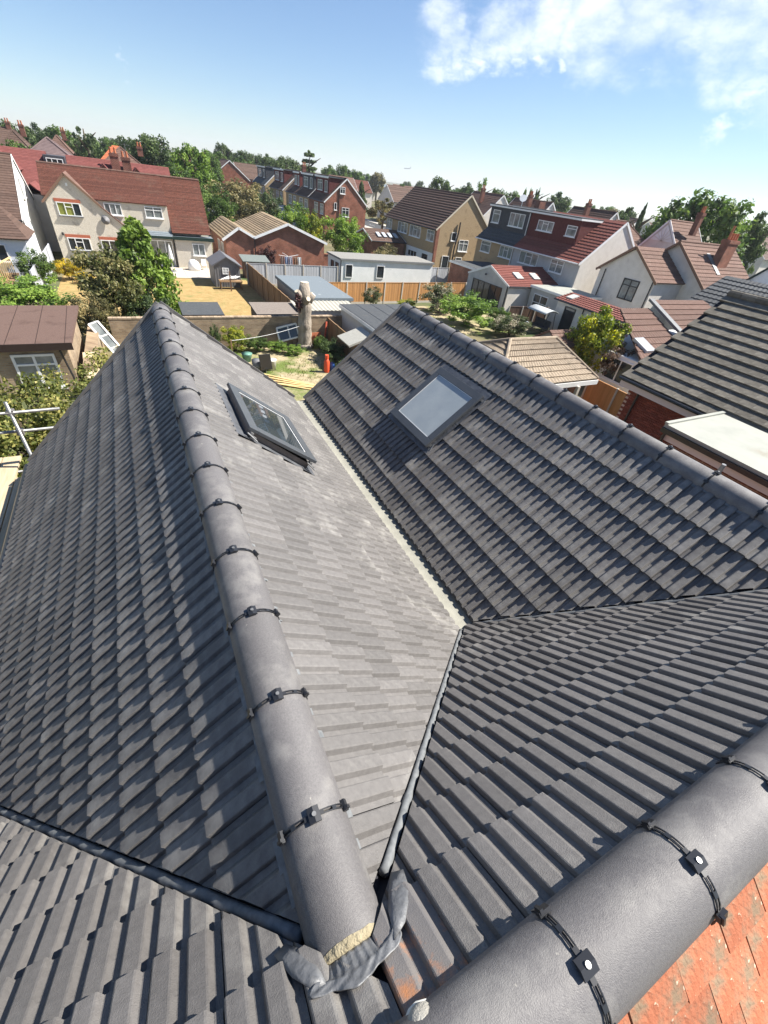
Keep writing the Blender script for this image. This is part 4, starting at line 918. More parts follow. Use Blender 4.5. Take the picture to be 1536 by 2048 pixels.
# ------------------------------------------------------------------ tan pebbledash house (right of centre)
ph = gable_house('pebbledash_house', 'tan pebble-dashed semi with striped brown roof and a tall gable', 35, 43.6, 53.9, 68.4, 5.0, 8.7, 'y', TAN, BROWN_ROOF, n=15, step=.06, prof=34, barge=mat('cream_barge', (.62, .55, .42)), over=.25)
for a, b, z0, z1, c_ in ((66.4, 68.0, 3.35, 4.65, 2), (61.6, 64.4, 3.4, 4.6, 3), (57.9, 60.9, 3.35, 4.6, 3), (54.4, 56.2, 3.4, 4.6, 2)):
    window(ph, 'x', 35, -1, a, b, z0, z1, c_, .33, pane=GLASSG)
window(ph, 'y', 53.9, -1, 37.3, 38.1, 3.72, 4.66, 1, 0); window(ph, 'y', 53.9, -1, 38.7, 40.2, 2.6, 3.9, 2, .33, pane=GLASSG)
door(ph, 'y', 53.9, -1, 36.4, 37.5, .05, 2.0); window(ph, 'y', 53.9, -1, 38.6, 39.6, .8, 1.9, 1, .3)
MB().tube([(38.25, 53.75, 5.8), (38.25, 53.75, 4.6), (38.0, 53.75, 3), (38.0, 53.75, 0)], .09, n=8).build('flue_pipe', BLACKM, ph)
box('quoin', REDBRICK, ph, 34.93, 35.35, 53.84, 54.2, 1.2, 5.0)
box('lower_render', WHITEWALL, ph, 34.9, 34.99, 54.0, 61.2, .3, 2.15)
window(ph, 'x', 34.9, -1, 58.0, 60.5, 1.0, 1.75, 3, 0); door(ph, 'x', 34.9, -1, 55.0, 56.7, .3, 1.9)
ex = gable_house('rear_extension', 'small brown tiled extension with rooflights left of the tan house', 29.5, 34.7, 61.4, 67.5, 2.4, 3.4, 'x', REDBRICK, BROWN_ROOF, n=7, prof=16, cat='extension')
for k in range(4): MB().obox((31+k*.9, 62.6, 2.95), (.25, 0, 0), (0, .55, .2), (0, -.02, .05)).build('rooflight', mat('white_rooflight', (.42, .44, .46), rough=.2), ex)

# ------------------------------------------------------------------ terrace on the right with grey and red dormers
tr1 = thing('terraced_house', 'tan terraced house with charcoal box dormer right of centre', 'house', (42, 45.5, 0), 'houses of the right-hand terrace')
tr2 = thing('terraced_house', 'grey rendered end-of-terrace house with red tile-hung box dormer', 'house', (42, 37, 0), 'houses of the right-hand terrace')
xe, xr_, xf, zE, zR = 38.0, 42.3, 46.6, 4.95, 8.35
for t, ya, yb, wm, dm, rm in ((tr1, 42.3, 49.2, TAN, DKCLAD, DKSLATE), (tr2, 32.6, 42.28, GREYWALL, REDHANG, REDT_ROOF)):
    MB().poly([(xe, ya, 0), (xf, ya, 0), (xf, ya, zE), (xr_, ya, zR-.1), (xe, ya, zE)], (0, yb-ya, 0)).build('wall', wm, t)
    roof_slope(t, 'roof', (xe-.3, yb, zE-.2), (xe-.3, ya-.08, zE-.2), (xr_, ya-.08, zR), (xr_, yb, zR), 15, rm, .045, 24, .025)
    roof_slope(t, 'roof', (xf+.3, ya-.08, zE-.2), (xf+.3, yb, zE-.2), (xr_, yb, zR), (xr_, ya-.08, zR), 15, rm, .045, 24, .025)
    MB().tube([(xe-.36, ya, zE-.22), (xe-.36, yb, zE-.22)], .06, n=8).build('gutter', WHITE, t)
box('gable_render', OFFWHITE, tr2, 38.02, 46.6, 32.54, 32.59, 0, 4.9)
MB().poly([(38.02, 32.54, 4.9), (46.6, 32.54, 4.9), (42.3, 32.54, 8.2)], (0, .05, 0)).build('gable_render', OFFWHITE, tr2)
MB().bar((37.7, 32.47, 4.68), (42.3, 32.47, 8.3), .05, .2).bar((46.9, 32.47, 4.68), (42.3, 32.47, 8.3), .05, .2).build('barge_board', WHITE, tr2)
for t, a, b, dm in ((tr1, 42.45, 49.3, DKCLAD), (tr2, 35.1, 42.25, REDHANG)):
    box('dormer', dm, t, 39.2, 43.6, a, b, 5.5, 8.0)
    box('dormer_roof', FELT_DK, t, 38.95, 44, a-.1, b+.05, 8.16, 8.24)
    box('dormer_fascia', WHITE, t, 38.93, 44.02, a-.12, b+.07, 8.0, 8.15)
window(tr1, 'x', 39.2, -1, 47.4, 48.7, 6.45, 7.7, 1, .3, pane=GLASSG); window(tr1, 'x', 39.2, -1, 43.1, 45.6, 6.45, 7.7, 3, 0, pane=GLASSG)
window(tr2, 'x', 39.2, -1, 38.6, 40.9, 6.6, 7.5, 3, .3, pane=GLASSG); window(tr2, 'x', 39.2, -1, 35.4, 36.7, 6.6, 7.5, 1, .3, pane=GLASSG)
for t, a, b, c_ in ((tr1, 46.4, 48.2, 1), (tr1, 41.9+.5, 44.6, 3), (tr2, 38.2, 41.1, 3), (tr2, 34.5, 36.3, 2)):
    window(t, 'x', 38, -1, a, b, 3.5, 4.6, c_, .33, pane=GLASSG)
MB().tube([(39.1, 42.35, 7.9), (39.1, 42.35, 5.3), (37.9, 42.35, 4.6), (37.9, 42.35, 0)], .05, n=8).build('downpipe', WHITE, tr1)
MB().box(43.0, 43.9, 45.5, 46.3, 8.2, 9.0).build('chimney', DARKBRICK, tr1)
dd_ = MB().tube([(42.2, 47.6, 8.2), (42.2, 47.6, 9.0)], .04, n=6).tube([(42.2, 47.6, 9.0), (42.1, 47.5, 9.05), (42.05, 47.45, 9.1)], [.05, .3, .42], n=14); dd_.build('satellite_dish', WHITE, tr1)
# grey gabled garden room with red tiled roof
ge = gable_house('garden_extension', 'grey rendered rear extension with red tiled roof and black folding doors', 31.0, 37.9, 33.9, 40.4, 2.45, 3.6, 'x', GREYWALL, REDT_ROOF, n=12, prof=22, step=.045, over=.12, verge=.02, cat='extension')
window(ge, 'x', 31.0, -1, 34.7, 39.4, .08, 2.1, 5, 0, frame=BLACKM, sill=False, name='folding_door')
box('side_render', OFFWHITE, ge, 31.05, 37.9, 33.84, 33.89, 0, 2.4)
for k in (33.2, 35.4): MB().obox((k, 35.4, 3.06), (.4, 0, 0), (0, .5, .177), (0, -.025, .07)).build('rooflight', mat('pale_rooflight', (.5, .5, .46), rough=.15), ge)
MB().tube([(30.93, 33.95, 2.4), (30.93, 33.95, 0)], .05, n=8).build('downpipe', BLACKP, ge)
MB().tube([(30.9, 37.4, 2.75), (30.8, 37.4, 2.8)], [.06, .12], n=8).build('wall_lamp', BLACKM, ge)
flat_building('side_extension', 'brick flat-roofed extension with white door between tan and grey houses', 32.4, 37.9, 41, 46, 2.5, REDBRICK, FELT_DK, cat='extension')
fe = flat_building('flat_extension', 'grey flat-roofed extension with white fascia and glazed door', 33.6, 37.9, 28.9, 33.5, 2.55, GREYWALL, FELT_LT, cat='extension')
window(fe, 'x', 33.6, -1, 31.0, 32.9, .1, 2.1, 2, .35, sill=False, name='door')
# off-white lean-to with black door
lt = thing('lean_to', 'off-white lean-to with black door and red pantiled roof', 'extension', (33, 24.5, 0))
box('wall', OFFWHITE, lt, 32, 33.5, 20.0, 28.4, 0, 2.62)
roof_slope(lt, 'roof', (31.7, 28.6, 2.62), (31.7, 19.8, 2.62), (33.6, 19.8, 3.1), (33.6, 28.6, 3.1), 6, REDT_ROOF, .05, 30, .04)
MB().tube([(31.66, 28.6, 2.6), (31.66, 19.8, 2.6)], .06, n=8).build('gutter', BLACKP, lt)
door(lt, 'x', 32, -1, 26.2, 27.4, .25, 2.3, frame=BLACKM, leaf=GLASS)
MB().tube([(31.9, 25.4, 2.6), (31.9, 25.4, 0)], .05, n=8).build('downpipe', BLACKP, lt)
MB().obox((32.7, 27.6, 2.95), (.4, 0, .1), (0, .35, 0), (-.02, 0, .06)).build('rooflight', mat('pale_rooflight', (.5, .5, .46)), lt)
window(lt, 'x', 32, -1, 24.2, 25.0, 1.2, 2.2, 1, 0)
# off-white house with black window
bw = thing('gabled_house', 'off-white house with black-framed window, brown roof and tall brick chimney', 'house', (45, 27, 0))
MB().poly([(39, 25.05, 0), (39, 30.95, 0), (39, 30.95, 4.8), (39, 28.0, 6.75), (39, 25.05, 4.8)], (4.2, 0, 0)).build('rear_wing_wall', OFFWHITE, bw)
roof_slope(bw, 'wing_roof', (38.8, 24.8, 4.7), (42.9, 24.8, 4.7), (42.9, 28, 6.92), (38.8, 28, 6.92), 9, LBROWN_ROOF, .04, 16, .02)
roof_slope(bw, 'wing_roof', (42.9, 31.2, 4.7), (38.8, 31.2, 4.7), (38.8, 28, 6.92), (42.9, 28, 6.92), 9, BROWN_ROOF, .04, 16, .02)
MB().bar((38.76, 24.75, 4.6), (38.76, 28, 6.86), .05, .2).bar((38.76, 31.25, 4.6), (38.76, 28, 6.86), .05, .2).build('barge_board', mat('brown_barge', (.07, .04, .03)), bw)
MB().poly([(43, 22.9, 0), (43, 30.9, 0), (43, 30.9, 4.6), (43, 26.9, 7.5), (43, 22.9, 4.6)], (8, 0, 0)).build('wall', OFFWHITE, bw)
roof_slope(bw, 'roof', (42.75, 22.7, 4.45), (51.3, 22.7, 4.45), (51.3, 26.9, 7.62), (42.75, 26.9, 7.62), 13, LBROWN_ROOF, .045, 26, .02)
roof_slope(bw, 'roof', (51.3, 31.2, 4.35), (42.75, 31.2, 4.35), (42.75, 26.9, 7.62), (51.3, 26.9, 7.62), 13, LBROWN_ROOF, .045, 26, .02)
MB().bar((42.71, 22.6, 4.35), (42.71, 26.9, 7.55), .06, .2).bar((42.71, 31.3, 4.25), (42.71, 26.9, 7.55), .06, .2).build('barge_board', mat('brown_barge', (.07, .04, .03)), bw)
MB().tube([(42.75, 26.9, 7.64), (51.3, 26.9, 7.64)], .1, n=8).build('ridge', LBROWN_ROOF, bw)
window(bw, 'x', 39, -1, 26.4, 28.05, 2.85, 4.5, 2, .3, frame=BLACKM, sill=False, pane=GLASSG, fw=.09)
MB().tube([(38.92, 30.3, 4.8), (38.92, 30.3, 1.9)], .05, n=8).build('downpipe', BLACKP, bw)
MB().tube([(38.92, 25.2, 4.7), (38.92, 25.2, 2.0)], .05, n=8).build('downpipe', BLACKP, bw)
chimney(bw, 47.2, 25.2, 5.9, 8.2, 1.5, .7, REDBRICK, 4)
MB().tube([(46.6, 25.2, 8.1), (46.6, 25.2, 9.2)], .1, n=8).build('chimney_pot', REDPOT, bw)
MB().obox((46.1, 25.1, 6.3), (.25, 0, 0), (0, .9, .68), (0, -.03, .04)).build('flashing', LEAD, bw)
# houses behind and to the right of it
fg = gable_house('gabled_house', 'brown roofed house with fan-patterned gable behind the brick chimney', 48.5, 53, 29.5, 35.5, 5.6, 9.0, 'x', OFFWHITE, LBROWN_ROOF, n=14)
chimney(fg, 50.6, 31.0, 8.0, 9.9, .5, .5, DARKBRICK, 2)
MB().poly([(48.42, 31.2, 7.2), (48.42, 33.8, 7.2), (48.42, 32.5, 8.6)], (.06, 0, 0)).build('fan_panel', WHITEWALL, fg)
for k in range(7):
    a = rad(20+k*23); MB().bar((48.4, 32.5, 7.2), (48.4, 32.5+1.15*math.cos(a), 7.2+1.15*math.sin(a)*.95), .03, .06).build('fan_rib', OFFWHITE, fg)
hip_house('hipped_house', 'brown hipped roof between the red terrace and the treeline', 52, 60, 40, 48, 5, 8.2, 3, OFFWHITE, LBROWN_ROOF, n=14)
dr = gable_house('white_gabled_house', 'white house with dark slate roof at the right edge', 47.5, 57, 15.5, 23.0, 5.0, 8.9, 'x', WHITEWALL, DKSLATE, n=16, prof=20, barge=mat('dark_green_fascia', (.012, .03, .025)))
window(dr, 'x', 47.5, -1, 18, 20, 5.6, 6.9, 2, 0, frame=BLACKM, pane=GLASSG)
lr = thing('tiled_outhouse', 'low house with dark ribbed tiles and pale blue wall behind the mossy roof', 'outbuilding', (42, 18, 0))
box('wall', mat('bluewhite_render', (.6, .63, .68)), lr, 38, 46, 12, 21, 0, 4.2)
roof_slope(lr, 'roof', (37.7, 21.4, 3.9), (37.7, 11.8, 3.9), (42, 14.0, 6.0), (42, 21.4, 6.0), 9, DKSLATE, .05, 24, .03)
roof_slope(lr, 'roof', (37.7, 11.8, 3.9), (46.3, 11.8, 3.9), (42, 14, 6.0), (42, 14, 6.0), 9, DKSLATE, .05, 20, .03)
MB().poly([(42, 20.9, 3.9), (46.3, 20.9, 3.9), (42, 20.9, 5.9)], (0, -.2, 0)).build('gable_wall', WHITEWALL, lr)
for k, (x0, x1, y0, y1, zr, rm, lb) in enumerate([(57.5, 66, 75, 84, 9.2, LBROWN_ROOF, 'orange-red gabled roof behind the tan house'), (57.5, 65, 62, 71, 9.1, LBROWN_ROOF, 'red roof with rooflight behind the charcoal dormer'), (58, 66, 50, 58, 9.0, BROWN_ROOF, 'brown roof behind the terrace chimney')]):
    t = gable_house('street_house', lb, x0, x1, y0, y1, 5.4, zr, 'y', OFFWHITE, rm, n=16)
    chimney(t, x0+2.5, y0+4, zr-1.6, zr+.6, .7, .5, DARKBRICK, 2)
# a few more rooftops far off so the district goes on
rnd = random.Random(5)
k = 0
farlab = ['brown', 'red-brown', 'pale brown', 'dark']
NTH = 'leftmost second third fourth fifth sixth seventh eighth ninth tenth eleventh rightmost'.split()
for k, (x, y) in enumerate(sorted([(62, 118), (75, 140), (86, 112), (70, 165), (58, 150), (95, 150), (52, 180), (40, 175), (95, 85), (104, 70), (112, 52), (120, 92)], key=lambda p: p[0]/p[1])):
    rm = rnd.choice([BROWN_ROOF, LBROWN_ROOF, RED_PLAIN])
    t = gable_house('distant_house', 'small distant roof among skyline trees, %s from the left of twelve' % NTH[k], x, x+8, y, y+9, 5, 7.9+rnd.random()*.6, rnd.choice('xy'), OFFWHITE, rm, n=8, group='distant houses on the skyline')
wr = thing('warehouse', 'long low pale grey warehouse roof on the skyline', 'warehouse', (150, 260, 0))
box('wall', OFFWHITE, wr, 108, 190, 236, 262, 0, 6.2); roof_slope(wr, 'roof', (107, 235.5, 6.2), (191, 235.5, 6.2), (191, 249, 7.2), (107, 249, 7.2), 2, FELT_GR, .03); roof_slope(wr, 'roof', (191, 262.5, 6.2), (107, 262.5, 6.2), (107, 249, 7.2), (191, 249, 7.2), 2, FELT_GR, .03)

# ------------------------------------------------------------------ white garden building, sheds, flat roofs
wb = flat_building('white_outbuilding', 'long white rendered outbuilding with grey flat roof behind the timber fence', 18.3, 29.2, 44.8, 48.6, 2.35, WHITEWALL, mat('warm_grey_felt', (.20, .195, .18), (.26, .25, .23), scale=5, rough=.9), rise=.0, th=.1, trim=mat('grey_trim', (.2, .2, .2)))
window(wb, 'y', 44.8, -1, 18.75, 19.55, .75, 1.95, 1, 0, sill=False); window(wb, 'y', 44.8, -1, 22.3, 23.2, .75, 1.95, 1, 0, sill=False)
window(wb, 'x', 18.3, -1, 45.5, 46.3, .8, 1.9, 1, 0, frame=BLACKM, sill=False); window(wb, 'x', 18.3, -1, 46.8, 47.6, .8, 1.9, 1, 0, frame=BLACKM, sill=False)
MB().tube([(18.22, 44.72, 2.3), (18.22, 44.72, 0)], .05, n=8).build('downpipe', BLACKP, wb)
gg = flat_building('garage', 'garage with blue-grey felt roof in front of the grey fence', 9.55, 13.0, 29.7, 36.6, 2.12, mat('buff_render', (.36, .33, .27), (.42, .39, .32), scale=2, rough=.9), FELT_GR, cat='garage', trim=FELT_GR, over=.1)
cg = thing('corrugated_lean_to', 'cream corrugated lean-to roof behind the tree stump', 'lean-to', (10.8, 28.5, 0))
V = []; F = []
for k in range(61):
    x = 8.5+k*.07; h = .025*math.sin(k*math.pi/2)
    V += [(x, 27.75, 1.93+h), (x, 29.55, 2.1+h)]
for k in range(60): F.append((2*k, 2*k+2, 2*k+3, 2*k+1))
MB().add(V, F).build('sheet', mat('cream_corrugated', (.36, .345, .29), (.43, .41, .35), rough=.85), cg)
box('wall', OFFWHITE, cg, 8.7, 12.6, 27.9, 29.5, 0, 1.88)
dg = flat_building('garage', 'garage with dark felted flat roof against the right wing', 11.3, 15.6, 21.6, 27.4, 2.25, mat('pale_render', (.5, .48, .43), (.58, .56, .5), rough=.9), FELT_DK, cat='garage', over=.1)
sm = MB()
for k in range(4): sm.box(11.25+k*1.1, 11.28+k*1.1, 21.5, 27.5, 2.395, 2.402)
sm.build('felt_seam', BLACKP, dg)
cv = MB().obox((10.4, 22.9, 1.75), (.75, 0, .25), (0, .9, 0), (-.02, 0, .05)); tag(cv.build('plastic_canopy', mat('translucent_sheet', (.33, .32, .28), (.4, .39, .34), rough=.5)), 'small pale sloping canopy beside the dark felt roof', 'canopy')
for (x0, x1, m_, lb) in ((1.68, 3.95, FELT_DK, 'low shed with black felt roof at the edge of the dry lawn'), (5.85, 9.0, mat('brown_grey_felt', (.16, .135, .115), (.22, .19, .165), scale=10, rough=.95), 'low shed with brown-grey roof beside the tree stump')):
    t = thing('low_shed', lb, 'shed', ((x0+x1)/2, 28.6, 0))
    box('wall', DKCLAD, t, x0+.08, x1-.08, 27.6, 29.6, 0, 1.72); 
    MB().add([(x0, 27.45, 1.8), (x1, 27.45, 1.8), (x1, 29.75, 1.95), (x0, 29.75, 1.95), (x0, 27.45, 1.74), (x1, 27.45, 1.74), (x1, 29.75, 1.89), (x0, 29.75, 1.89)], [(0, 1, 2, 3), (7, 6, 5, 4), (4, 5, 1, 0), (5, 6, 2, 1), (6, 7, 3, 2), (7, 4, 0, 3)]).build('roof', m_, t)
    box('fascia', BLACKM, t, x0-.01, x1+.01, 27.40, 27.445, 1.62, 1.82)
# brown felt outbuilding at left
fb_ = thing('outbuilding', 'brick outbuilding with brown felted flat roof at the left', 'outbuilding', (-6, 24, 0))
box('wall', OLDBRICK, fb_, -9.5, -3.35, 21.45, 26.7, 0, 2.28)
box('roof', FELT_BR, fb_, -9.8, -3.1, 21.2, 27.0, 2.3, 2.42)
box('fascia', mat('dark_brown_fascia', (.03, .018, .014)), fb_, -9.82, -3.08, 21.15, 21.195, 2.15, 2.43)
sm = MB()
for k in range(7): sm.bar((-9.2+k*.98, 21.2, 2.424), (-9.45+k*.98, 27.0, 2.424), .02, .006)
sm.build('felt_seam', mat('dark_brown_fascia', (.03, .018, .014)), fb_)
window(fb_, 'y', 21.45, -1, -5.3, -3.85, .55, 1.95, 2, .3, pane=GLASSG, fw=.09)
MB().tube([(-3.6, 21.3, 2.2), (-3.45, 21.3, 1.0), (-3.4, 21.3, 0)], .04, n=8).build('downpipe', BLACKP, fb_)
pw = MB().box(-3.0, -2.5, 21.5, 27, 0, 1.4); tag(pw.build('garden_wall', OLDBRICK), 'old brick side wall beside the brown felt roof', 'wall')
pb = MB().obox((-2.75, 21.9, 1.2), (.28, 0, 0), (0, .9, .25), (0, -.02, .05)); tag(pb.build('plywood_sheet', BOARD), 'pale plywood sheet on the old brick side wall', 'board')
# leaning white window frame
lf = thing('window_frame', 'white plastic window frame leaning among shrubs left of the roof', 'window frame', (-2.3, 25.6, 0))
a = Vector((-2.85, 26.3, 1.7)); b = Vector((-1.85, 25.0, .35)); s_ = Vector((.42, .1, .12))
m_ = MB(); m_.bar(a, b, .09, .07).bar(a+s_, b+s_, .09, .07); m_.build('rail', WHITE, lf)
m_ = MB()
for t_ in (0, .36, .7, 1): m_.bar(a.lerp(b, t_), a.lerp(b, t_)+s_, .08, .06)
m_.build('bar', WHITE, lf)
MB().add([a+s_*.1, b+s_*.1, b+s_*.9, a+s_*.9], [(0, 1, 2, 3)]).build('pane', GLASSG, lf)

# grey plastic shed
sh = thing('garden_shed', 'grey plastic garden shed with white four-pane window by the patio', 'shed', (6.9, 44.2, 0))
box('wall', SHEDP, sh, 5.75, 7.95, 43.0, 45.8, 0, 1.75)
MB().poly([(5.75, 43.0, 1.75), (7.95, 43.0, 1.75), (6.85, 43.0, 2.35)], (0, 2.8, 0)).build('gable', SHEDP, sh)
roof_slope(sh, 'roof', (5.6, 46, 1.68), (5.6, 42.8, 1.68), (6.85, 42.8, 2.42), (6.85, 46, 2.42), 1, mat('shed_roof_grey', (.13, .13, .14), rough=.6), .03, 8, .03)
roof_slope(sh, 'roof', (8.1, 42.8, 1.68), (8.1, 46, 1.68), (6.85, 46, 2.42), (6.85, 42.8, 2.42), 1, mat('shed_roof_grey', (.13, .13, .14)), .03, 8, .03)
rb = MB()
for k in range(10): rb.box(5.8+k*.22, 5.84+k*.22, 42.975, 42.998, 0, 1.72)
rb.build('panel_rib', SHEDP, sh)
window(sh, 'y', 43.0, -1, 6.45, 7.0, 1.05, 1.55, 2, .5, pane=mat('white_shutter', (.6, .6, .58)), sill=False)
bn = thing('potting_bench', 'weathered bench with white sticks in front of the grey shed', 'bench', (7, 42.4, 0))
box('top', FENCE_BR, bn, 6.0, 7.9, 42.0, 42.7, .62, .70)
for x in (6.05, 7.8):
    for y in (42.05, 42.6): box('leg', FENCE_BR, bn, x, x+.07, y, y+.07, 0, .61)
ms = MB()
for k in range(7): ms.bar((6.1+k*.2, 42.2, .78+.02*k), (6.9+k*.15, 42.6, 1.0+.03*math.sin(k*2)), .05, .04)
tag(ms.build('stick_pile', WHITE), 'white sticks piled on the potting bench', 'sticks')
pp = MB().box(6.75, 6.85, 41.5, 41.6, 0, 1.55); tag(pp.build('post', FENCE_DK), 'single dark post standing on the dry lawn', 'post')
# closed parasol and covered garden furniture
pr = thing('parasol', 'closed white parasol on a pole in front of the patio doors', 'parasol', (2.9, 48.9, .07))
MB().tube([(2.9, 48.9, .1), (2.9, 48.9, 2.3)], .025, n=8).build('pole', WHITE, pr)
MB().tube([(2.9, 48.9, .95), (2.9, 48.9, 1.15), (2.9, 48.9, 1.7), (2.9, 48.9, 2.2)], [.17, .2, .13, .03], n=10).build('canopy', WHITE, pr, smooth=True)
MB().tube([(2.9, 48.9, .075), (2.9, 48.9, .15)], [.3, .27], n=14).build('base', SHEDP, pr)
cf = MB().tube([(4.9, 49.9, .08), (4.9, 49.9, .5), (4.95, 49.9, .85), (5.0, 49.9, .95)], [.6, .55, .4, .08], n=12); tag(cf.build('furniture_cover', WHITE, None, smooth=True), 'white sheet over garden furniture by the cream wall', 'cover')
ch = thing('garden_chair', 'white garden chair beside the covered furniture', 'chair', (5.9, 50.2, .07))
box('seat', WHITE, ch, 5.65, 6.1, 49.9, 50.35, .45, .5); box('backrest', WHITE, ch, 5.65, 6.1, 50.32, 50.37, .5, .95)
for x in (5.66, 6.05):
    for y in (49.92, 50.3): box('leg', WHITE, ch, x, x+.04, y, y+.04, .07, .45)

# ------------------------------------------------------------------ fences
def fence(label, p, q, h, m, npan, postm=CONC, bw=.12, z0=0, gravel=True, group=None, name='fence'):
    p = Vector((*p, 0)); q = Vector((*q, 0)); d = (q-p); L_ = d.length; d.normalize(); n = Vector((-d.y, d.x, 0))
    t = thing(name, label, 'fence', ((p+q)/2).to_tuple(), group)
    W = L_/npan
    for i in range(npan+1):
        c = p+d*(i*W); MB().obox(c+Vector((0, 0, (h+.06)/2)), d*.05, n*.05, Vector((0, 0, (h+.06)/2))).build('post', postm, t)
    for i in range(npan):
        a = p+d*(i*W+.055); w = W-.11; nb = int(w/bw); mb = MB()
        for k in range(nb):
            c = a+d*((k+.5)*w/nb)
            mb.obox(c+Vector((0, 0, .2+(h-.2)/2))+n*(.008*(k % 2)), d*(w/nb*.53), n*.009, Vector((0, 0, (h-.2)/2+random.uniform(-.006, .006))))
        pn = mb.build('panel', m, t)
        if gravel: MB().obox(a+d*w/2+Vector((0, 0, .1)), d*w/2, n*.02, Vector((0, 0, .095))).build('gravel_board', postm, pn)
        MB().obox(a+d*w/2+Vector((0, 0, h+.015)), d*w/2, n*.03, Vector((0, 0, .012))).build('capping', m, pn)
    return t
fence('golden timber panel fence with concrete posts below the white outbuilding', (13.9, 37.1), (29.4, 38.4), 1.75, FENCE_OR, 8)
fence('weathered grey panel fence behind the garage', (8.75, 43.9), (17.6, 44.0), 1.8, FENCE_GR, 5)
fence('brown vertical board fence running from shed to stump beside the lawn', (8.85, 44), (8.95, 29.9), 1.8, FENCE_BR, 8, postm=FENCE_BR)
fence('grey-brown fence beside the dark felt garage roof', (10.35, 27.2), (10.25, 20.5), 1.6, FENCE_BR, 4, postm=FENCE_BR)
fence('weathered grey fence beyond the white outbuilding', (29.5, 46.5), (34.5, 46.8), 1.7, FENCE_GR, 3)
fence('bright orange timber fence beside the brick house', (20.9, 14.6), (20.9, 9.2), 1.85, FENCE_OR, 3)
fence('dark brown fence beside the swing seat', (27.8, 29.6), (32, 29.2), 1.7, FENCE_DK, 3)
fence('leaning weathered fence beside the passage of the cream house', (-6.5, 38.5), (-6.4, 49.5), 1.7, FENCE_GR, 6, postm=FENCE_GR)
# brick garden wall
gw = thing('garden_wall', 'long old stock brick garden wall behind the tree stump', 'wall', (5, 27.3, 0))
box('brickwork', OLDBRICK, gw, -2.0, 12.0, 27.18, 27.4, 0, 1.68)
cpm = MB().box(0, .21, 0, .26, 0, .075).mesh('coping_brick'); cpm.materials.append(mat('coping_brick', (.28, .21, .14), (.4, .31, .22), scale=8, rough=.95, var=.3))
for k in range(63):
    o = bpy.data.objects.new('coping_brick', cpm); COL.objects.link(o); o.parent = gw; o.location = (-2.0+k*.222-5, 27.16-27.3, 1.682+random.uniform(0, .012))
box('pier', OLDBRICK, gw, 7.9, 8.35, 27.05, 27.17, 0, 1.7)

# ------------------------------------------------------------------ hipped garage and brick neighbour on the right
ga = thing('garage', 'brick garage with weathered buff hipped tile roof behind the right ridge', 'garage', (16.5, 15.5, 0))
box('wall', REDBRICK, ga, 13.6, 18.9, 13.5, 18.2, 0, 2.35)
hip_roof(ga, 13.0, 19.35, 13.1, 18.4, 2.42, 3.68, 15.2, 18.25, 15.55, 15.55, 8, GARAGE_ROOF, prof=30, step=.05, rib=.03, capm=GARAGE_ROOF)
box('fascia', WHITE, ga, 13.0, 19.35, 13.02, 13.06, 2.18, 2.40)
window(ga, 'y', 13.5, -1, 15.9, 17.3, 1.0, 2.1, 2, 0)
bm_ = thing('small_roof', 'brown ridge of a low roof between garage and golden conifer', 'outbuilding', (23.7, 19.6, 0))
box('wall', OFFWHITE, bm_, 22.4, 25, 18.6, 20.6, 0, 2.1)
roof_slope(bm_, 'roof', (22.2, 18.4, 2.05), (25.2, 18.4, 2.05), (25.2, 19.6, 2.8), (22.2, 19.6, 2.8), 5, LBROWN_ROOF, .04, 10, .02); roof_slope(bm_, 'roof', (25.2, 20.8, 2.05), (22.2, 20.8, 2.05), (22.2, 19.6, 2.8), (25.2, 19.6, 2.8), 5, LBROWN_ROOF, .04, 10, .02)
MB().poly([(22.38, 18.6, 2.05), (22.38, 20.6, 2.05), (22.38, 19.6, 2.75)], (-.05, 0, 0)).build('gable', LEAD, bm_)
bs = thing('bungalow', 'brown ribbed tile roof with white rooflight behind the golden conifer', 'house', (29, 17.5, 0))
box('wall', WHITEWALL, bs, 24.6, 36, 14.4, 20, 0, 2.4)
roof_slope(bs, 'roof', (24.2, 14.0, 2.4), (29.2, 14.0, 2.4), (30.2, 19.0, 4.2), (27.2, 19.0, 4.2), 9, LBROWN_ROOF, .05, 16, .03)
roof_slope(bs, 'roof', (29.5, 14.0, 2.75), (37, 14.0, 2.75), (37, 19.5, 4.6), (30.8, 19.5, 4.6), 10, LBROWN_ROOF, .05, 24, .03)
MB().bar((29.4, 13.9, 2.8), (30.6, 19.4, 4.65), .35, .15).build('verge_flashing', LEAD, bs)
MB().obox((25.8, 15.5, 3.05), (.42, 0, 0), (0, .55, .2), (0, -.03, .08)).build('rooflight', mat('white_rooflight', (.42, .44, .46)), bs)
window(bs, 'x', 24.6, -1, 14.8, 16.4, .9, 2.2, 2, 0)
# neighbour with mossy grey tile roof: tiles built one by one
nb = thing('brick_house', 'dark red brick house with mossy grey interlocking tile roof on the right', 'house', (17, 5, 0))
EZ, EX, EY = 4.6, 14.3, 8.85
NX, NZ = 18.1, 7.2
NB = Slope((NX, 0, NZ), (0, -1, 0), Vector((NX-EX, 0, NZ-EZ)).normalized())
SLn = math.hypot(NX-EX, NZ-EZ)
ndk = MB().poly([NB.P(-EY, 0, -.02), NB.P(4, 0, -.02), NB.P(4, SLn, -.02), NB.P(-EY, SLn, -.02)], NB.N*-.08).build('roof_deck', DECK, nb)
gN = SLn/13.0
tm = MB().add([(0, 0, .062), (.376, 0, .062), (.376, gN+.04, .006), (0, gN+.04, .006), (0, 0, .004), (.376, 0, .004), (.376, gN+.04, -.02), (0, gN+.04, -.02)], [(0, 1, 2, 3), (0, 4, 5, 1), (1, 5, 6, 2), (3, 7, 4, 0)], 0)
tml = tm.mesh('roof_tile'); tml.materials.append(SLATE_NB)
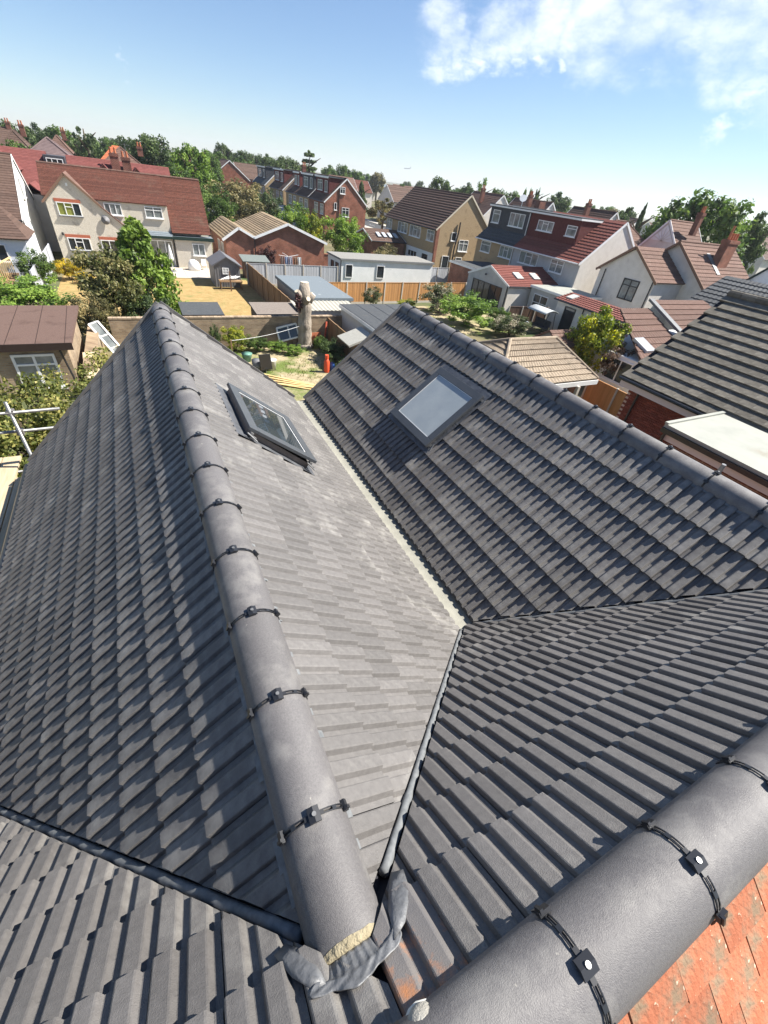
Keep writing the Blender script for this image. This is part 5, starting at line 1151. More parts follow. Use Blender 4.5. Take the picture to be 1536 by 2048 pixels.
R3 = Matrix((NB.U, NB.V, NB.N)).transposed().to_4x4()
jt = MB()
for r in range(13):
    for c in range(34):
        u = -EY+c*.38+(.19 if r % 2 else 0)
        if r % 2 and c == 33: continue
        P = NB.P(u+random.uniform(-.002, .002), SLn-r*gN+random.uniform(-.004, .004)+.02, random.uniform(-.001, .004))
        if c < 23:
            o = bpy.data.objects.new('roof_tile', tml); COL.objects.link(o); o.parent = ndk
            o.matrix_local = Matrix.Translation(P-ORG[nb.name]) @ R3
        else: jt.add([P + R3.to_3x3() @ Vector(v) for v in tm.v], tm.f)
stuff(jt.build('roof_tile_field', SLATE_NB, ndk))
for i in range(28): MB().tube([(NX, EY-.02-i*.46, NZ+.03), (NX, EY-.02-i*.46-.445, NZ+.03)], .13, n=10).build('ridge_tile', SLATE_NB, nb, smooth=False)
roof_slope(nb, 'back_roof', (NX+3.8, -4, EZ), (NX+3.8, EY, EZ), (NX, EY, NZ), (NX, -4, NZ), 13, SLATE_NB, .05)
MB().tube([(EX-.08, EY, EZ-.06), (EX-.08, -4, EZ-.06)], .06, n=8).build('gutter', BLACKP, nb)
box('fascia', mat('pinkish_fascia', (.58, .5, .48)), nb, EX+.0, EX+.04, -4, EY-.05, EZ-.33, EZ-.1)
box('wall_core', mat('mortar_pink', (.50, .36, .29), (.58, .43, .35), rough=.95), nb, EX+.32, NX+3.5, -4, EY-.3, 0, EZ-.12)
MB().poly([(EX+.3, EY-.35, EZ-.12), (NX+3.5, EY-.35, EZ-.12), (NX, EY-.35, NZ-.12)], (0, -.2, 0)).build('gable_wall', DARKBRICK, nb)
BRK = mat('dark_red_brick', (.15, .038, .026), (.23, .065, .042), scale=6, rough=.9, var=.25)
bmesh_ = MB().box(0, .03, 0, .215, 0, .065, 0).mesh('brick'); bmesh_.materials.append(BRK)
bj = MB(); cntb = 0
for r in range(62):
    z = EZ-.13-(r+1)*.075
    if z < 0: break
    for c in range(57):
        y = EY-.3-(c+1)*.225-(.1125 if r % 2 else 0)
        if y < -4: continue
        if r < 21 and c < 14:
            o = bpy.data.objects.new('brick', bmesh_); COL.objects.link(o); o.parent = nb; o.location = Vector((EX+.29+random.uniform(-.002, .002), y, z))-ORG[nb.name]; cntb += 1
        else: bj.box(EX+.29, EX+.3195, y, y+.215, z, z+.065)
stuff(bj.build('brick_field', BRK, nb))
MB().tube([(EX+.2, EY-.75, EZ-.1), (EX+.2, EY-.75, 0)], .04, n=8).build('downpipe', BLACKP, nb)
# flat roofed extension in front
xf0, xf1, yf = 11.75, 15.6, 5.5
fl = thing('flat_extension', 'brick extension with pale grey-green flat roof and black gutter at the right edge', 'extension', (13.5, 2, 0))
box('wall', DARKBRICK, fl, xf0+.25, EX+.25, -4, yf-.2, 0, EZ-.15)
box('flat_roof', FELT_LT, fl, xf0, xf1, -4, yf, EZ+.05, EZ+.14)
box('roof_kerb', FELT_LT, fl, xf0, xf1, yf-.08, yf+.02, EZ+.142, EZ+.19)
box('fascia', mat('pinkish_fascia', (.58, .5, .48)), fl, xf0+.06, xf0+.10, -4, yf-.1, EZ-.28, EZ-.02)
MB().box(xf0-.06, xf0+.05, -4, yf, EZ-.08, EZ+.045).build('gutter', BLACKP, fl)
MB().tube([(xf0+.0, yf-.12, EZ-.05), (xf0+.0, yf-.12, EZ-.3), (xf0+.25, yf-.1, EZ-.55), (xf0+.25, yf-.1, 0)], .04, n=8).build('downpipe', BLACKP, fl)
MB().tube([(5.0, 1.61, 6.3), (5.0, 1.60, 7.09)], .022, n=8).build('standing_pipe', STEEL, house)
# swing seat
sw = thing('swing_seat', 'garden swing seat with pale grey curved canopy', 'swing seat', (30.2, 28.0, 0))
V = []; F = []
for k in range(9):
    a = -1+2*k/8; V += [(30.2+a*.85, 26.9, 2.02-.22*a*a-.05*abs(a)), (30.2+a*.85, 29.1, 2.02-.22*a*a-.05*abs(a))]
for k in range(8): F.append((2*k, 2*k+2, 2*k+3, 2*k+1))
cn = MB().add(V, F).build('canopy', mat('grey_canvas', (.42, .45, .46), (.48, .5, .5), rough=.8), sw, smooth=True)
md = cn.modifiers.new('s', 'SOLIDIFY'); md.thickness = .03
box('seat', DKCLAD, sw, 29.9, 30.5, 27.1, 28.9, .5, .62); box('backrest', DKCLAD, sw, 30.5, 30.6, 27.1, 28.9, .62, 1.1)
for y in (26.95, 29.05):
    for s_ in (-1, 1): MB().tube([(30.2+s_*.75, y, 0), (30.2+s_*.35, y, 1.8)], .03, n=6).build('leg', BLACKM, sw)
td = MB().tube([(28.4, 28.0, 0), (28.4, 28.0, .62), (28.4, 28.0, .66)], [.06, .06, .5], n=16).tube([(28.4, 28.0, .66), (28.4, 28.0, .70)], .5, n=16); tag(td.build('garden_table', DKCLAD), 'round dark garden table beside the swing seat', 'table')
wb2 = MB().tube([(28.5, 27.8, .70), (28.5, 27.8, .85), (28.45, 27.8, 1.0)], [.16, .26, .05], n=10); tag(wb2.build('plastic_bag', mat('pale_blue_bag', (.55, .6, .7), rough=.5), None, smooth=True), 'pale blue bag on the round garden table', 'bag')
tb = MB().tube([(17.9, 10.6, 1.2), (17.8, 10.58, 1.25), (17.75, 10.56, 1.4)], [.1, .45, .62], n=20); tag(tb.build('satellite_dish', BLACKM, None, smooth=True), 'dark round dish in front of the orange fence', 'dish')
wpst = MB().box(17.9, 18.05, 12.9, 13.05, 0, 2.2); tag(wpst.build('fence_post', CONC), 'pale concrete post beside the hipped garage', 'post')

# ================================================================== VEGETATION
def leaf_cloud(name, clumps, per, size, seed, flat=.0, out=.55, jitter=.35):
    """clumps: (x,y,z,r,...) -> many small leaf faces"""
    rng = np.random.default_rng(seed)
    Cs = np.array([c[:4] for c in clumps], float); nC = len(Cs); n = nC*per
    ci = np.repeat(np.arange(nC), per)
    d = rng.normal(size=(n, 3)); d /= np.linalg.norm(d, axis=1)[:, None]
    rr = rng.random(n)**.45
    p = Cs[ci, :3] + d*(Cs[ci, 3]*rr)[:, None]*np.array([1, 1, 1-flat])
    nr = d*out + rng.normal(size=(n, 3))*.6 + np.array([0, 0, .25]); nr /= np.linalg.norm(nr, axis=1)[:, None]
    t = np.cross(nr, rng.normal(size=(n, 3))); t /= np.linalg.norm(t, axis=1)[:, None]; b = np.cross(nr, t)
    s = size*(.6+.8*rng.random(n))[:, None]
    V = np.empty((n, 4, 3)); V[:, 0] = p-t*s*.62; V[:, 1] = p+b*s*.36+nr*s*.06; V[:, 2] = p+t*s*.62; V[:, 3] = p-b*s*.36+nr*s*.06
    me = bpy.data.meshes.new(name)
    me.vertices.add(n*4); me.vertices.foreach_set('co', V.ravel())
    me.loops.add(n*4); me.loops.foreach_set('vertex_index', np.arange(n*4, dtype=np.int32))
    me.polygons.add(n); me.polygons.foreach_set('loop_start', np.arange(0, n*4, 4, dtype=np.int32))
    me.update(calc_edges=True)
    cr_ = rng.random(nC); v = np.clip(cr_[ci]*.6+rng.random(n)*.55-.05, 0, 1)
    a = me.attributes.new('rnd', 'FLOAT', 'POINT'); a.data.foreach_set('value', np.repeat(v, 4))
    return me
def shell(n, seed, zs=1.0, lo=.5, hi=.92, r0=.16, r1=.3, low=-.75):
    R = random.Random(seed); out = []
    lob = [(R.uniform(0, 6.28), R.uniform(-.3, .8), R.uniform(.82, 1.12)) for _ in range(9)]
    while len(out) < n:
        z = R.uniform(low, 1); a = R.uniform(0, 6.283); q = math.sqrt(max(0, 1-z*z))
        k = min(lob, key=lambda l: abs(((a-l[0]+3.14) % 6.28)-3.14)+abs(z-l[1]))[2]
        rad_ = R.uniform(lo, hi)*k
        out.append((q*math.cos(a)*rad_, q*math.sin(a)*rad_, z*rad_*zs, R.uniform(r0, r1)))
    return out
def conif(n, seed, pw=1.0, rr=.13):
    R = random.Random(seed); out = []
    for i in range(n):
        t = R.random()**.75; w = (1-t)**pw; a = R.uniform(0, 6.283); q = w*R.uniform(.45, 1)*(1+.15*math.sin(a*3+t*9))
        out.append((q*math.cos(a), q*math.sin(a), -1+2*t, R.uniform(.6, 1.2)*rr*(.55+.6*w)))
    out += [(0, 0, .8, .05), (0, 0, .9, .04), (0, 0, .97, .03)]
    return out
def cedar(seed):
    R = random.Random(seed); out = []
    for L_ in range(8):
        z = -1+L_*.26; w = (1-L_/9.0)
        for k in range(9):
            a = R.uniform(0, 6.283)
            for q in (.3, .55, .8, 1.0): out.append((math.cos(a)*q*w, math.sin(a)*q*w, z+R.uniform(-.03, .03), .11))
    out += [(0, 0, .9+.02*i, .05) for i in range(4)]
    return out
P_BROAD = [leaf_cloud('crown_broad', shell(120, 11+i, low=-.8, r0=.12, r1=.24), 95, .072, 40+i) for i in range(3)]
P_AIRY = [leaf_cloud('crown_airy', shell(50, 31+i, lo=.3, hi=1.0, r0=.1, r1=.22), 70, .085, 50+i) for i in range(2)]
P_CON = [leaf_cloud('crown_conifer', conif(170, 61+i, pw=.62), 70, .07, 60+i) for i in range(2)]
P_COL = leaf_cloud('crown_columnar', [(x*.8, y*.8, z, r*.8) for x, y, z, r in shell(60, 71, r0=.2, r1=.32)], 50, .16, 70)
P_CED = leaf_cloud('crown_cedar', cedar(81), 14, .11, 80, flat=.75)
P_SHR = [leaf_cloud('shrub_leaves', shell(85, 91+i, lo=.35, hi=.95, low=-.9, r0=.12, r1=.26), 115, .064, 90+i) for i in range(3)]
tp = MB(); tp.tube([(0, 0, 0), (.02, .01, .45), (0, .03, .75), (.02, 0, 1.0)], [.045, .034, .022, .008], n=8)
for k in range(6):
    a = k*1.1; z = .42+k*.07; tp.tube([(0, 0, z), (.16*math.cos(a), .16*math.sin(a), z+.12), (.3*math.cos(a), .3*math.sin(a), z+.2)], [.02, .013, .005], n=6)
P_TRUNK = tp.mesh('trunk', smooth=True); P_TRUNK.materials.append(TRUNK)
def setmat(o, m):
    if len(o.data.materials) == 0: o.data.materials.append(m)
    o.material_slots[0].link = 'OBJECT'; o.material_slots[0].material = m
def tree(name, label, x, y, h, w, proto, m, low=.18, group=None, cat='tree', seed=None, wy=None):
    t = thing(name, label, cat, (x, y, 0), group)
    R = random.Random(int(x*13+y*7))
    tr = bpy.data.objects.new('trunk', P_TRUNK); COL.objects.link(tr); tr.parent = t; s = h*.82; tr.scale = (s, s, s)
    c = bpy.data.objects.new('crown', proto); COL.objects.link(c); c.parent = t; setmat(c, m)
    zc = h*(low+1)/2; hz = h*(1-low)/2
    c.location = (0, 0, zc-hz*.1); c.scale = (w/2*.93, (wy or w)/2*.93, hz*.86); c.rotation_euler = (0, 0, R.uniform(0, 6.28))
    return t
def shrub(name, label, x, y, rx, ry, z0, z1, proto, m, cat='shrub', group=None, rot=0):
    t = thing(name, label, cat, (x, y, 0), group)
    c = bpy.data.objects.new('foliage', proto); COL.objects.link(c); c.parent = t; setmat(c, m)
    c.location = (0, 0, (z0+z1)/2); c.scale = (rx, ry, (z1-z0)/2); c.rotation_euler = (0, 0, rot)
    s = MB(); R = random.Random(int(x*31+y*17))
    for k in range(5):
        a = R.uniform(0, 6.28); q = R.uniform(.3, .6); p = ORG[t.name]
        s.tube([p+Vector((.05*math.cos(a), .05*math.sin(a), 0)), p+Vector((rx*q*.5*math.cos(a), ry*q*.5*math.sin(a), z1*.45)), p+Vector((rx*q*math.cos(a), ry*q*math.sin(a), z1*.8))], [.035, .022, .008], n=5)
    s.build('stem', TRUNK, t)
    return t
G1 = 'trees along the skyline'
SK = [  # x, y, height, width, kind
 (-15.9, 129, 11.2, 10, 'd'), (-21, 126, 10.8, 9, 'd'), (-13.4, 149, 11.6, 8, 'd'), (-9, 139.7, 11.7, 8, 'm'), (-1.2, 170, 11.4, 9, 'm'), (1.8, 200, 11.9, 8, 'd'), (4, 130, 11.4, 7, 'd'),
 (18.9, 128.6, 11.3, 7, 'm'), (24, 150, 11.2, 9, 'm'), (33.1, 187, 14.2, 8, 'd'), (28, 175, 11.5, 9, 'm'), (42.5, 216, 13.0, 11, 'd'), (42, 195.5, 13.2, 8, 'd'), (47.8, 204.5, 13.2, 9, 'd'), (50.2, 193.6, 13.0, 9, 'm'),
 (46.3, 158.4, 12.7, 11, 'd'), (40.1, 146, 11.7, 8, 'd'), (34, 160, 11, 8, 'm'), (44, 171, 12, 9, 'd'), (55, 170, 11.8, 9, 'm'), (66.9, 177.8, 12.2, 9, 'm'), (75.2, 185, 13.2, 9, 'm'), (83.8, 192.6, 12.5, 9, 'm'), (60, 195, 11.5, 11, 'd'), (112.6, 234, 13.1, 10, 'o'),
 (124.9, 272.8, 12.3, 12, 'm'), (100, 232, 11.4, 12, 'm'), (177, 302, 12.6, 8, 'd'), (194, 350, 11.6, 11, 'd'), (87.2, 122, 12.2, 7, 'd'), (78.2, 97.5, 11.7, 6.6, 'd'), (84.5, 98.8, 11.9, 7, 'm'),
 (106.8, 105.3, 12.9, 9.5, 'd'), (164.7, 146, 11.6, 9, 'm'), (177, 147, 12.3, 11, 'm'), (142, 110, 12, 7, 'd'), (155.7, 125.5, 11.3, 9, 'o'), (86.5, 59.6, 10.6, 5, 'd'), (90, 72, 10.4, 6, 'd'), (83, 66, 10.2, 6, 'd'), (98, 88, 10, 8, 'm'), (70, 128, 9.6, 8, 'm'), (120, 170, 10.5, 12, 'm'), (140, 200, 10.5, 13, 'm'), (165, 240, 11, 14, 'd'), (190, 190, 11, 13, 'm')]
ORD = 'first second third fourth fifth sixth seventh eighth ninth tenth eleventh twelfth thirteenth fourteenth fifteenth sixteenth seventeenth eighteenth nineteenth twentieth'.split()
def ordinal(i): return ORD[i] if i < 20 else ('twenty-' if i < 29 else '')+(ORD[i-20] if i < 29 else 'thirtieth' if i == 29 else 'thirty-'+ORD[i-30])
rank = {}
for kk in 'dmo':
    for j, i in enumerate(sorted([i for i, q in enumerate(SK) if q[4] == kk], key=lambda i: SK[i][0]/SK[i][1])): rank[i] = ordinal(j)
for i, (x, y, h, w, k) in enumerate(SK):
    tree('skyline_tree', {'d': 'dark rounded skyline tree, %s dark one from the left', 'm': 'mid-green rounded skyline tree, %s green one from the left', 'o': 'pale olive skyline tree, %s olive one from the left'}[k] % rank[i], x, y, h, w, P_BROAD[i % 3], {'d': LEAF_DK, 'm': LEAF_MD, 'o': LEAF_OL}[k], low=.1, group=G1+' '+{'d': '(dark)', 'm': '(mid-green)', 'o': '(olive)'}[k])
tree('willow_tree', 'tall drooping grey-green tree above the mauve roof at left', -4.2, 119.9, 12.6, 7.0, P_AIRY[0], LEAF_DK, low=.15)
tree('broadleaf_tree', 'large dense dark tree above the orange roof', 6.3, 109.8, 12.2, 10.5, P_BROAD[0], LEAF_DK, low=.12)
tree('broadleaf_tree', 'bright yellow-green tree left of the terrace', 12.8, 104.2, 11.8, 8.6, P_BROAD[1], LEAF_BR, low=.1)
tree('broadleaf_tree', 'dark bushy tree behind the end of the cream house roof', 8.2, 94.6, 8.3, 8, P_BROAD[2], LEAF_MD, low=.08)
tree('broadleaf_tree', 'green tree at the left edge above the red roofs', -11.4, 90, 8.9, 6.5, P_BROAD[1], LEAF_MD, low=.1)
tree('cedar_tree', 'layered cedar standing above the terrace roofs', 50.7, 151.8, 14.9, 10.5, P_CED, LEAF_DK, low=.1)
tree('conifer_tree', 'dark pointed conifer right of the red brick gable', 46.9, 105, 9.1, 4.2, P_CON[0], LEAF_DK, low=.05)
tree('conifer_tree', 'broad dark conifer above the tan house ridge', 70.3, 109.4, 12.4, 8.5, P_BROAD[0], LEAF_DK, low=.1)
tree('conifer_tree', 'tall narrow conifer on the skyline beside the red terrace', 84.4, 62.4, 12.0, 2.6, P_CON[1], LEAF_DK, low=.05)
tree('conifer_tree', 'short dark conifer left of the narrow one on the skyline', 84.9, 66.1, 11.0, 5, P_CON[0], LEAF_DK, low=.05)
tree('pale_tree', 'pale yellow-green tree behind the charcoal dormer', 74.8, 100.1, 12.6, 5.6, P_AIRY[1], LEAF_BR, low=.15)
for i, (x, y, h) in enumerate([(106.1, 119.8, 13.4), (107.6, 118.4, 13.7), (108.9, 117.2, 14.0)]):
    tree('poplar_tree', ['leftmost', 'middle', 'rightmost'][i]+' of three slim poplars on the skyline', x, y, h, 2.3, P_COL, LEAF_MD, low=.1, group='three poplars')
tree('broadleaf_tree', 'huge rounded green tree at the right behind the brick chimney', 64.4, 38.5, 14.3, 13.6, P_BROAD[1], LEAF_MD, low=.02)
tree('broadleaf_tree', 'dark tree cut by the right edge of the picture', 75.7, 38.6, 12.4, 6, P_BROAD[2], LEAF_DK, low=.1)
tree('broadleaf_tree', 'grey-green street tree between the brick gable and tan house', 44.9, 89.4, 7.6, 7.5, P_AIRY[0], LEAF_OL, low=.15)
# hedges and bushes in the middle distance
shrub('hedge', 'big olive-brown hedge behind the brick hall', 15, 83.7-6, 5.2, 2.6, 0, 7.0, P_SHR[0], LEAF_OL)
shrub('hedge', 'dark green bush right of the cream house roof', 10.9, 74.2, 3.4, 2.6, 0, 6.0, P_SHR[1], LEAF_MD)
shrub('hedge', 'dark rounded bush at the right end of the big hedge', 19.5, 79, 3.0, 2.6, 0, 6.0, P_SHR[2], LEAF_DK)
shrub('laurel', 'bright green laurel beside the brick hall', 23.6, 57.4, 3.1, 2.8, .2, 5.3, P_SHR[0], LEAF_BR)
shrub('laurel', 'taller laurel behind the hall roof', 19.8, 65.1, 2.6, 2.4, .2, 5.4, P_SHR[1], LEAF_BR)
shrub('shrub', 'yellowing shrub between the two laurels', 22.0, 64.5, 1.9, 1.8, .2, 4.8, P_SHR[2], LEAF_YL)
shrub('shrub', 'reddish shrub in front of the rooflight extension', 25.9, 49.9, 1.9, 1.4, .1, 3.3, P_SHR[1], LEAF_OL)
shrub('shrub', 'purple-leaved shrub against the brick hall wall', 12.2, 50.3, 1.2, .7, .1, 2.4, P_SHR[2], LEAF_RD)
# cream house garden
shrub('conifer', 'tall bright green conifer beside the dry lawn', .2, 31.4, 2.9, 2.4, -.6, 5.7, P_CON[0], leafmat('lime_conifer_foliage', (.045, .08, .015), (.17, .26, .045), (.34, .44, .10)), cat='tree')
shrub('shrub', 'big brown-leaved shrub left of the green conifer', -1.5, 30.6, 2.2, 2.1, .1, 4.7, P_SHR[0], leafmat('bronze_green_foliage', (.035, .045, .014), (.125, .135, .045), (.31, .27, .12)))
shrub('shrub', 'straggling dry shrub over the old side wall', -2.7, 28.3, 1.2, 1.4, .1, 2.7, P_SHR[1], LEAF_OL)
shrub('shrub', 'dark shrub under the green conifer', .1, 29.4, 1.4, 1.1, .1, 2.6, P_SHR[2], LEAF_DK)
shrub('shrub', 'leafy green shrubbery behind the brown felt roof', -6.3, 33.2, 2.3, 4.0, .1, 2.3, P_SHR[0], LEAF_BR)
shrub('shrub', 'green shrub at far left behind the brown felt roof', -9.4, 34.5, 1.8, 3.0, .1, 2.3, P_SHR[2], LEAF_YL)
shrub('shrub', 'dark green bush beside the timber deck', -6.6, 41.8, 1.2, 1.4, .1, 2.5, P_SHR[1], LEAF_MD)
shrub('flowering_shrub', 'yellow-flowered shrub below the cream house window', -5.0, 44.6, 1.25, .9, .05, 1.5, P_SHR[1], LEAF_FL)
shrub('flowering_shrub', 'low yellow flowers at the lawn corner', -3.9, 43.4, .8, .6, .02, .8, P_SHR[2], LEAF_FL)
shrub('shrub', 'small clipped dark hedge under the cream house window', -3.7, 50.1, 1.1, .45, .05, .75, P_SHR[0], LEAF_MD)
# gardens to the right
shrub('rose_bush', 'rose bush against the golden timber fence', 17.9, 36.3, .95, .7, .05, 1.7, P_SHR[1], LEAF_PK)
shrub('rose_bush', 'tall pink-flowered rose bush at the right end of the fence', 23.8, 34.4, 2.0, 1.5, .05, 2.5, P_SHR[0], LEAF_PK)
shrub('shrub', 'low yellow-green plants beneath the timber fence', 21.2, 35.7, 1.2, .5, .02, .85, P_SHR[2], LEAF_YL)
shrub('shrub', 'large pale-leaved shrub behind the right wing ridge', 23.9, 30.2, 2.9, 2.4, .05, 2.5, P_SHR[2], LEAF_BR)
shrub('shrub', 'spreading shrub in front of the clipped hedge', 26.2, 27.2, 2.0, 1.6, .05, 1.7, P_SHR[1], LEAF_PK)
shrub('hedge', 'dark clipped hedge beside the grey extension', 27.3, 29.8, .8, 1.6, .02, 1.55, P_SHR[0], LEAF_MD)
shrub('golden_conifer', 'golden-tipped conifer right of the hipped garage', 25.0, 18.0, 2.0, 1.9, .1, 4.4, P_BROAD[2], LEAF_YL, cat='tree')
shrub('shrub', 'dead brown twiggy side of the golden conifer', 25.0, 16.2, 1.35, .8, .7, 2.9, P_SHR[2], LEAF_DRY)
shrub('climber', 'dark red climber tip growing in the golden conifer', 25.5, 17.0, .4, .4, 2.9, 3.9, P_SHR[1], LEAF_RD)
shrub('shrub', 'small green shrub on the lean-to roof edge', 27.6, 20.4, .9, .8, .1, 2.9, P_SHR[0], LEAF_MD)
# our garden: undergrowth along the brick wall
for i, (x, y, rx, ry, h, m, lb) in enumerate([(4.2, 26.4, .9, .6, 1.5, LEAF_YL, 'yellow-green shrub at the left end of the garden wall'), (5.5, 26.2, .8, .6, .9, LEAF_MD, 'low green plants left of the leaning window frame'), (6.6, 25.9, .7, .5, .7, LEAF_BR, 'bright low plants in front of the garden wall'), (7.4, 25.4, .8, .5, .6, LEAF_BR, 'leafy ground plants beside the stump foot'), (9.4, 26.0, .5, .6, .9, LEAF_MD, 'green plants right of the stump'), (9.5, 24.0, .8, 1.3, 1.2, LEAF_DK, 'dark ivy bush against the grey-brown fence'), (9.3, 22.6, .7, .8, .9, LEAF_DK, 'dark bush behind the red gas bottle'), (3.1, 26.3, .35, .35, 1.6, LEAF_DK, 'slim dark climber on the garden wall'), (3.2, 24.2, .9, .9, .8, LEAF_BR, 'green weeds beside the left wing roof'), (-.9, 24.0, 1.2, 1.6, 1.3, LEAF_OL, 'scrubby bush hidden behind the left ridge end')]):
    shrub('garden_plant', lb, x, y, rx, ry, .02, h, P_SHR[i % 3], m, cat='plant')
# near fruit tree below the scaffold
R = random.Random(3); cl = []
for k in range(210):
    a = R.uniform(0, 6.283); z = R.uniform(-1, 1); q = R.uniform(.35, 1.0); s = math.sqrt(1-z*z)
    cl.append((-3.6+2.2*q*s*math.cos(a), 11.9+3.3*q*s*math.sin(a), 2.75+1.75*q*z, R.uniform(.2, .42)))
cl += [(-2.2+R.uniform(-.5, .6), 16.5+R.uniform(-1, 1.5), 2.3+R.uniform(-1, .9), .35) for _ in range(24)]
ft = thing('fruit_tree', 'leafy fruit tree below the scaffold at the left', 'tree', (-3.7, 12.8, 0))
me = leaf_cloud('crown', cl, 150, .085, 5); me.transform(Matrix.Translation(-ORG[ft.name])); o = link('crown', me, ft, LEAF_YL); setmat(o, leafmat('fruit_tree_foliage', (.035, .045, .013), (.13, .155, .035), (.40, .36, .12)))
tk = MB(); tk.tube([(-3.7, 12.8, 0), (-3.65, 12.9, 1.2), (-3.5, 12.7, 2.4), (-3.6, 12.6, 3.8)], [.16, .12, .08, .02], n=8)
for k in range(11):
    a = k*.9; z = 1.1+k*.22; tk.tube([(-3.65, 12.8, z), (-3.65+.9*math.cos(a), 12.8+1.1*math.sin(a), z+.5), (-3.65+1.6*math.cos(a), 12.8+2.1*math.sin(a), z+.9)], [.055, .035, .01], n=6)
tk.build('trunk', TRUNK, ft, smooth=True)
# rough grass blades in our garden
rng = np.random.default_rng(4); n = 9000
gx = rng.uniform(1.5, 9.8, n); gy = rng.uniform(8, 26.6, n); keep = (np.sin(gx*1.7+1)+np.cos(gy*1.1)+rng.normal(size=n)*.7) > .2; gx, gy = gx[keep], gy[keep]; n = len(gx)
hh = rng.uniform(.05, .17, n); aa = rng.uniform(0, 6.28, n); wv = .02; V = np.empty((n, 3, 3))
V[:, 0] = np.stack([gx-wv*np.cos(aa), gy-wv*np.sin(aa), np.full(n, .02)], 1); V[:, 1] = np.stack([gx+wv*np.cos(aa), gy+wv*np.sin(aa), np.full(n, .02)], 1); V[:, 2] = np.stack([gx+rng.normal(size=n)*.05, gy+rng.normal(size=n)*.05, hh], 1)
me = bpy.data.meshes.new('grass'); me.vertices.add(n*3); me.vertices.foreach_set('co', V.ravel()); me.loops.add(n*3); me.loops.foreach_set('vertex_index', np.arange(n*3, dtype=np.int32)); me.polygons.add(n); me.polygons.foreach_set('loop_start', np.arange(0, n*3, 3, dtype=np.int32)); me.update(calc_edges=True)
a = me.attributes.new('rnd', 'FLOAT', 'POINT'); a.data.foreach_set('value', np.repeat(rng.random(n), 3)); me.materials.append(leafmat('grass_blades', (.05, .07, .015), (.15, .17, .04), (.38, .32, .14)))
tag(stuff(link('grass', me)), 'patchy green and straw grass in the rear garden', 'grass')

# ================================================================== GARDEN CLUTTER
st = thing('tree_stump', 'tall pale bare tree stump with sawn limbs by the garden wall', 'tree stump', (8.6, 26.75, 0))
def lump(p, q, ra, rb, n=14, rough=.06, rings=9):
    p, q = Vector(p), Vector(q); mb = MB(); R = random.Random(int(p.x*100)); pts = []; rs = []
    for i in range(rings): t = i/(rings-1); pts.append(p.lerp(q, t)+Vector((R.uniform(-.02, .02), R.uniform(-.02, .02), 0))); rs.append((ra+(rb-ra)*t)*(1+R.uniform(-rough, rough)))
    return mb.tube(pts, rs, n=n)
tb_ = lump((8.6, 26.75, 0), (8.62, 26.75, 2.7), .46, .40, rings=14)
tb_.tube([(8.6, 26.75, 0), (8.6, 26.75, .25)], [.62, .46], n=14)
tb_.tube([(8.62, 26.75, 2.6), (8.6, 26.75, 3.1), (8.62, 26.75, 3.75)], [.42, .40, .25], n=14)
tb_.tube([(8.55, 26.7, 2.7), (8.25, 26.6, 3.1), (8.08, 26.55, 3.32)], [.28, .2, .14], n=10)
tb_.tube([(8.7, 26.7, 2.6), (8.98, 26.6, 3.0), (9.1, 26.55, 3.15)], [.28, .22, .17], n=10)
tb_.tube([(8.62, 26.6, 2.6), (8.66, 26.35, 2.9), (8.67, 26.2, 2.98)], [.2, .16, .14], n=10)
tb_.build('trunk', BARK, st, smooth=True)
for p, q, r in (((8.62, 26.75, 3.74), (8.62, 26.75, 3.77), .235), ((8.08, 26.55, 3.31), (8.07, 26.545, 3.33), .13), ((9.1, 26.55, 3.14), (9.115, 26.545, 3.16), .16), ((8.67, 26.2, 2.975), (8.672, 26.185, 2.985), .13)):
    MB().tube([p, q], r, n=14).build('sawn_face', CUTWOOD, st)
iv = leaf_cloud('ivy', [(8.15+.1*math.sin(k*2), 26.45, 2.3+k*.09, .2) for k in range(10)], 22, .13, 9); iv.transform(Matrix.Translation(-ORG[st.name])); setmat(link('dead_ivy', iv, st, LEAF_RD), LEAF_RD)
# planks on the ground
for i in range(9):
    a = Vector((4.7+random.uniform(-.2, .3), 22.6-i*.17, .05+.035*(i % 3))); b = Vector((7.1+random.uniform(-.3, .2), 20.7-i*.10+random.uniform(-.1, .1), .05+.03*(i % 2)))
    tag(MB().bar(a, b, .1, .045).build('timber_length', TIMBER), 'yellow timber length lying in the loose pile on the grass', 'timber', 'pile of timber lengths')
# wheelbarrow-like black board and grey bin
bc = thing('garden_cart', 'black upright tray of a tipped wheelbarrow with white bucket behind', 'wheelbarrow', (5.1, 22.9, 0))
MB().obox((5.1, 22.75, .62), (.32, .05, 0), (0, .03, .0), (-.05, 0, .42)).build('tray', BLACKM, bc)
MB().tube([(5.1, 22.75, .2), (5.1, 22.75, 0)], .03, n=6).build('leg', STEEL, bc)
MB().tube([(5.05, 22.9, .25), (5.15, 22.9, .25)], .2, n=14).build('wheel', BLACKP, bc)
tag(MB().tube([(5.5, 23.2, 0), (5.5, 23.2, .55), (5.5, 23.2, .58)], [.24, .3, .32], n=14).build('bucket', mat('dirty_white_plastic', (.5, .48, .43), (.6, .58, .53), rough=.6), None, smooth=True), 'dirty white bucket beside the black wheelbarrow tray', 'bucket')
tag(MB().tube([(4.75, 23.2, 0), (4.75, 23.2, .6)], [.25, .3], n=14).build('bucket', SHEDP, None, smooth=True), 'grey bucket left of the black wheelbarrow tray', 'bucket')
gb = thing('gas_bottle', 'orange-red gas bottle at the edge of the right wing roof', 'gas bottle', (8.45, 22.3, 0))
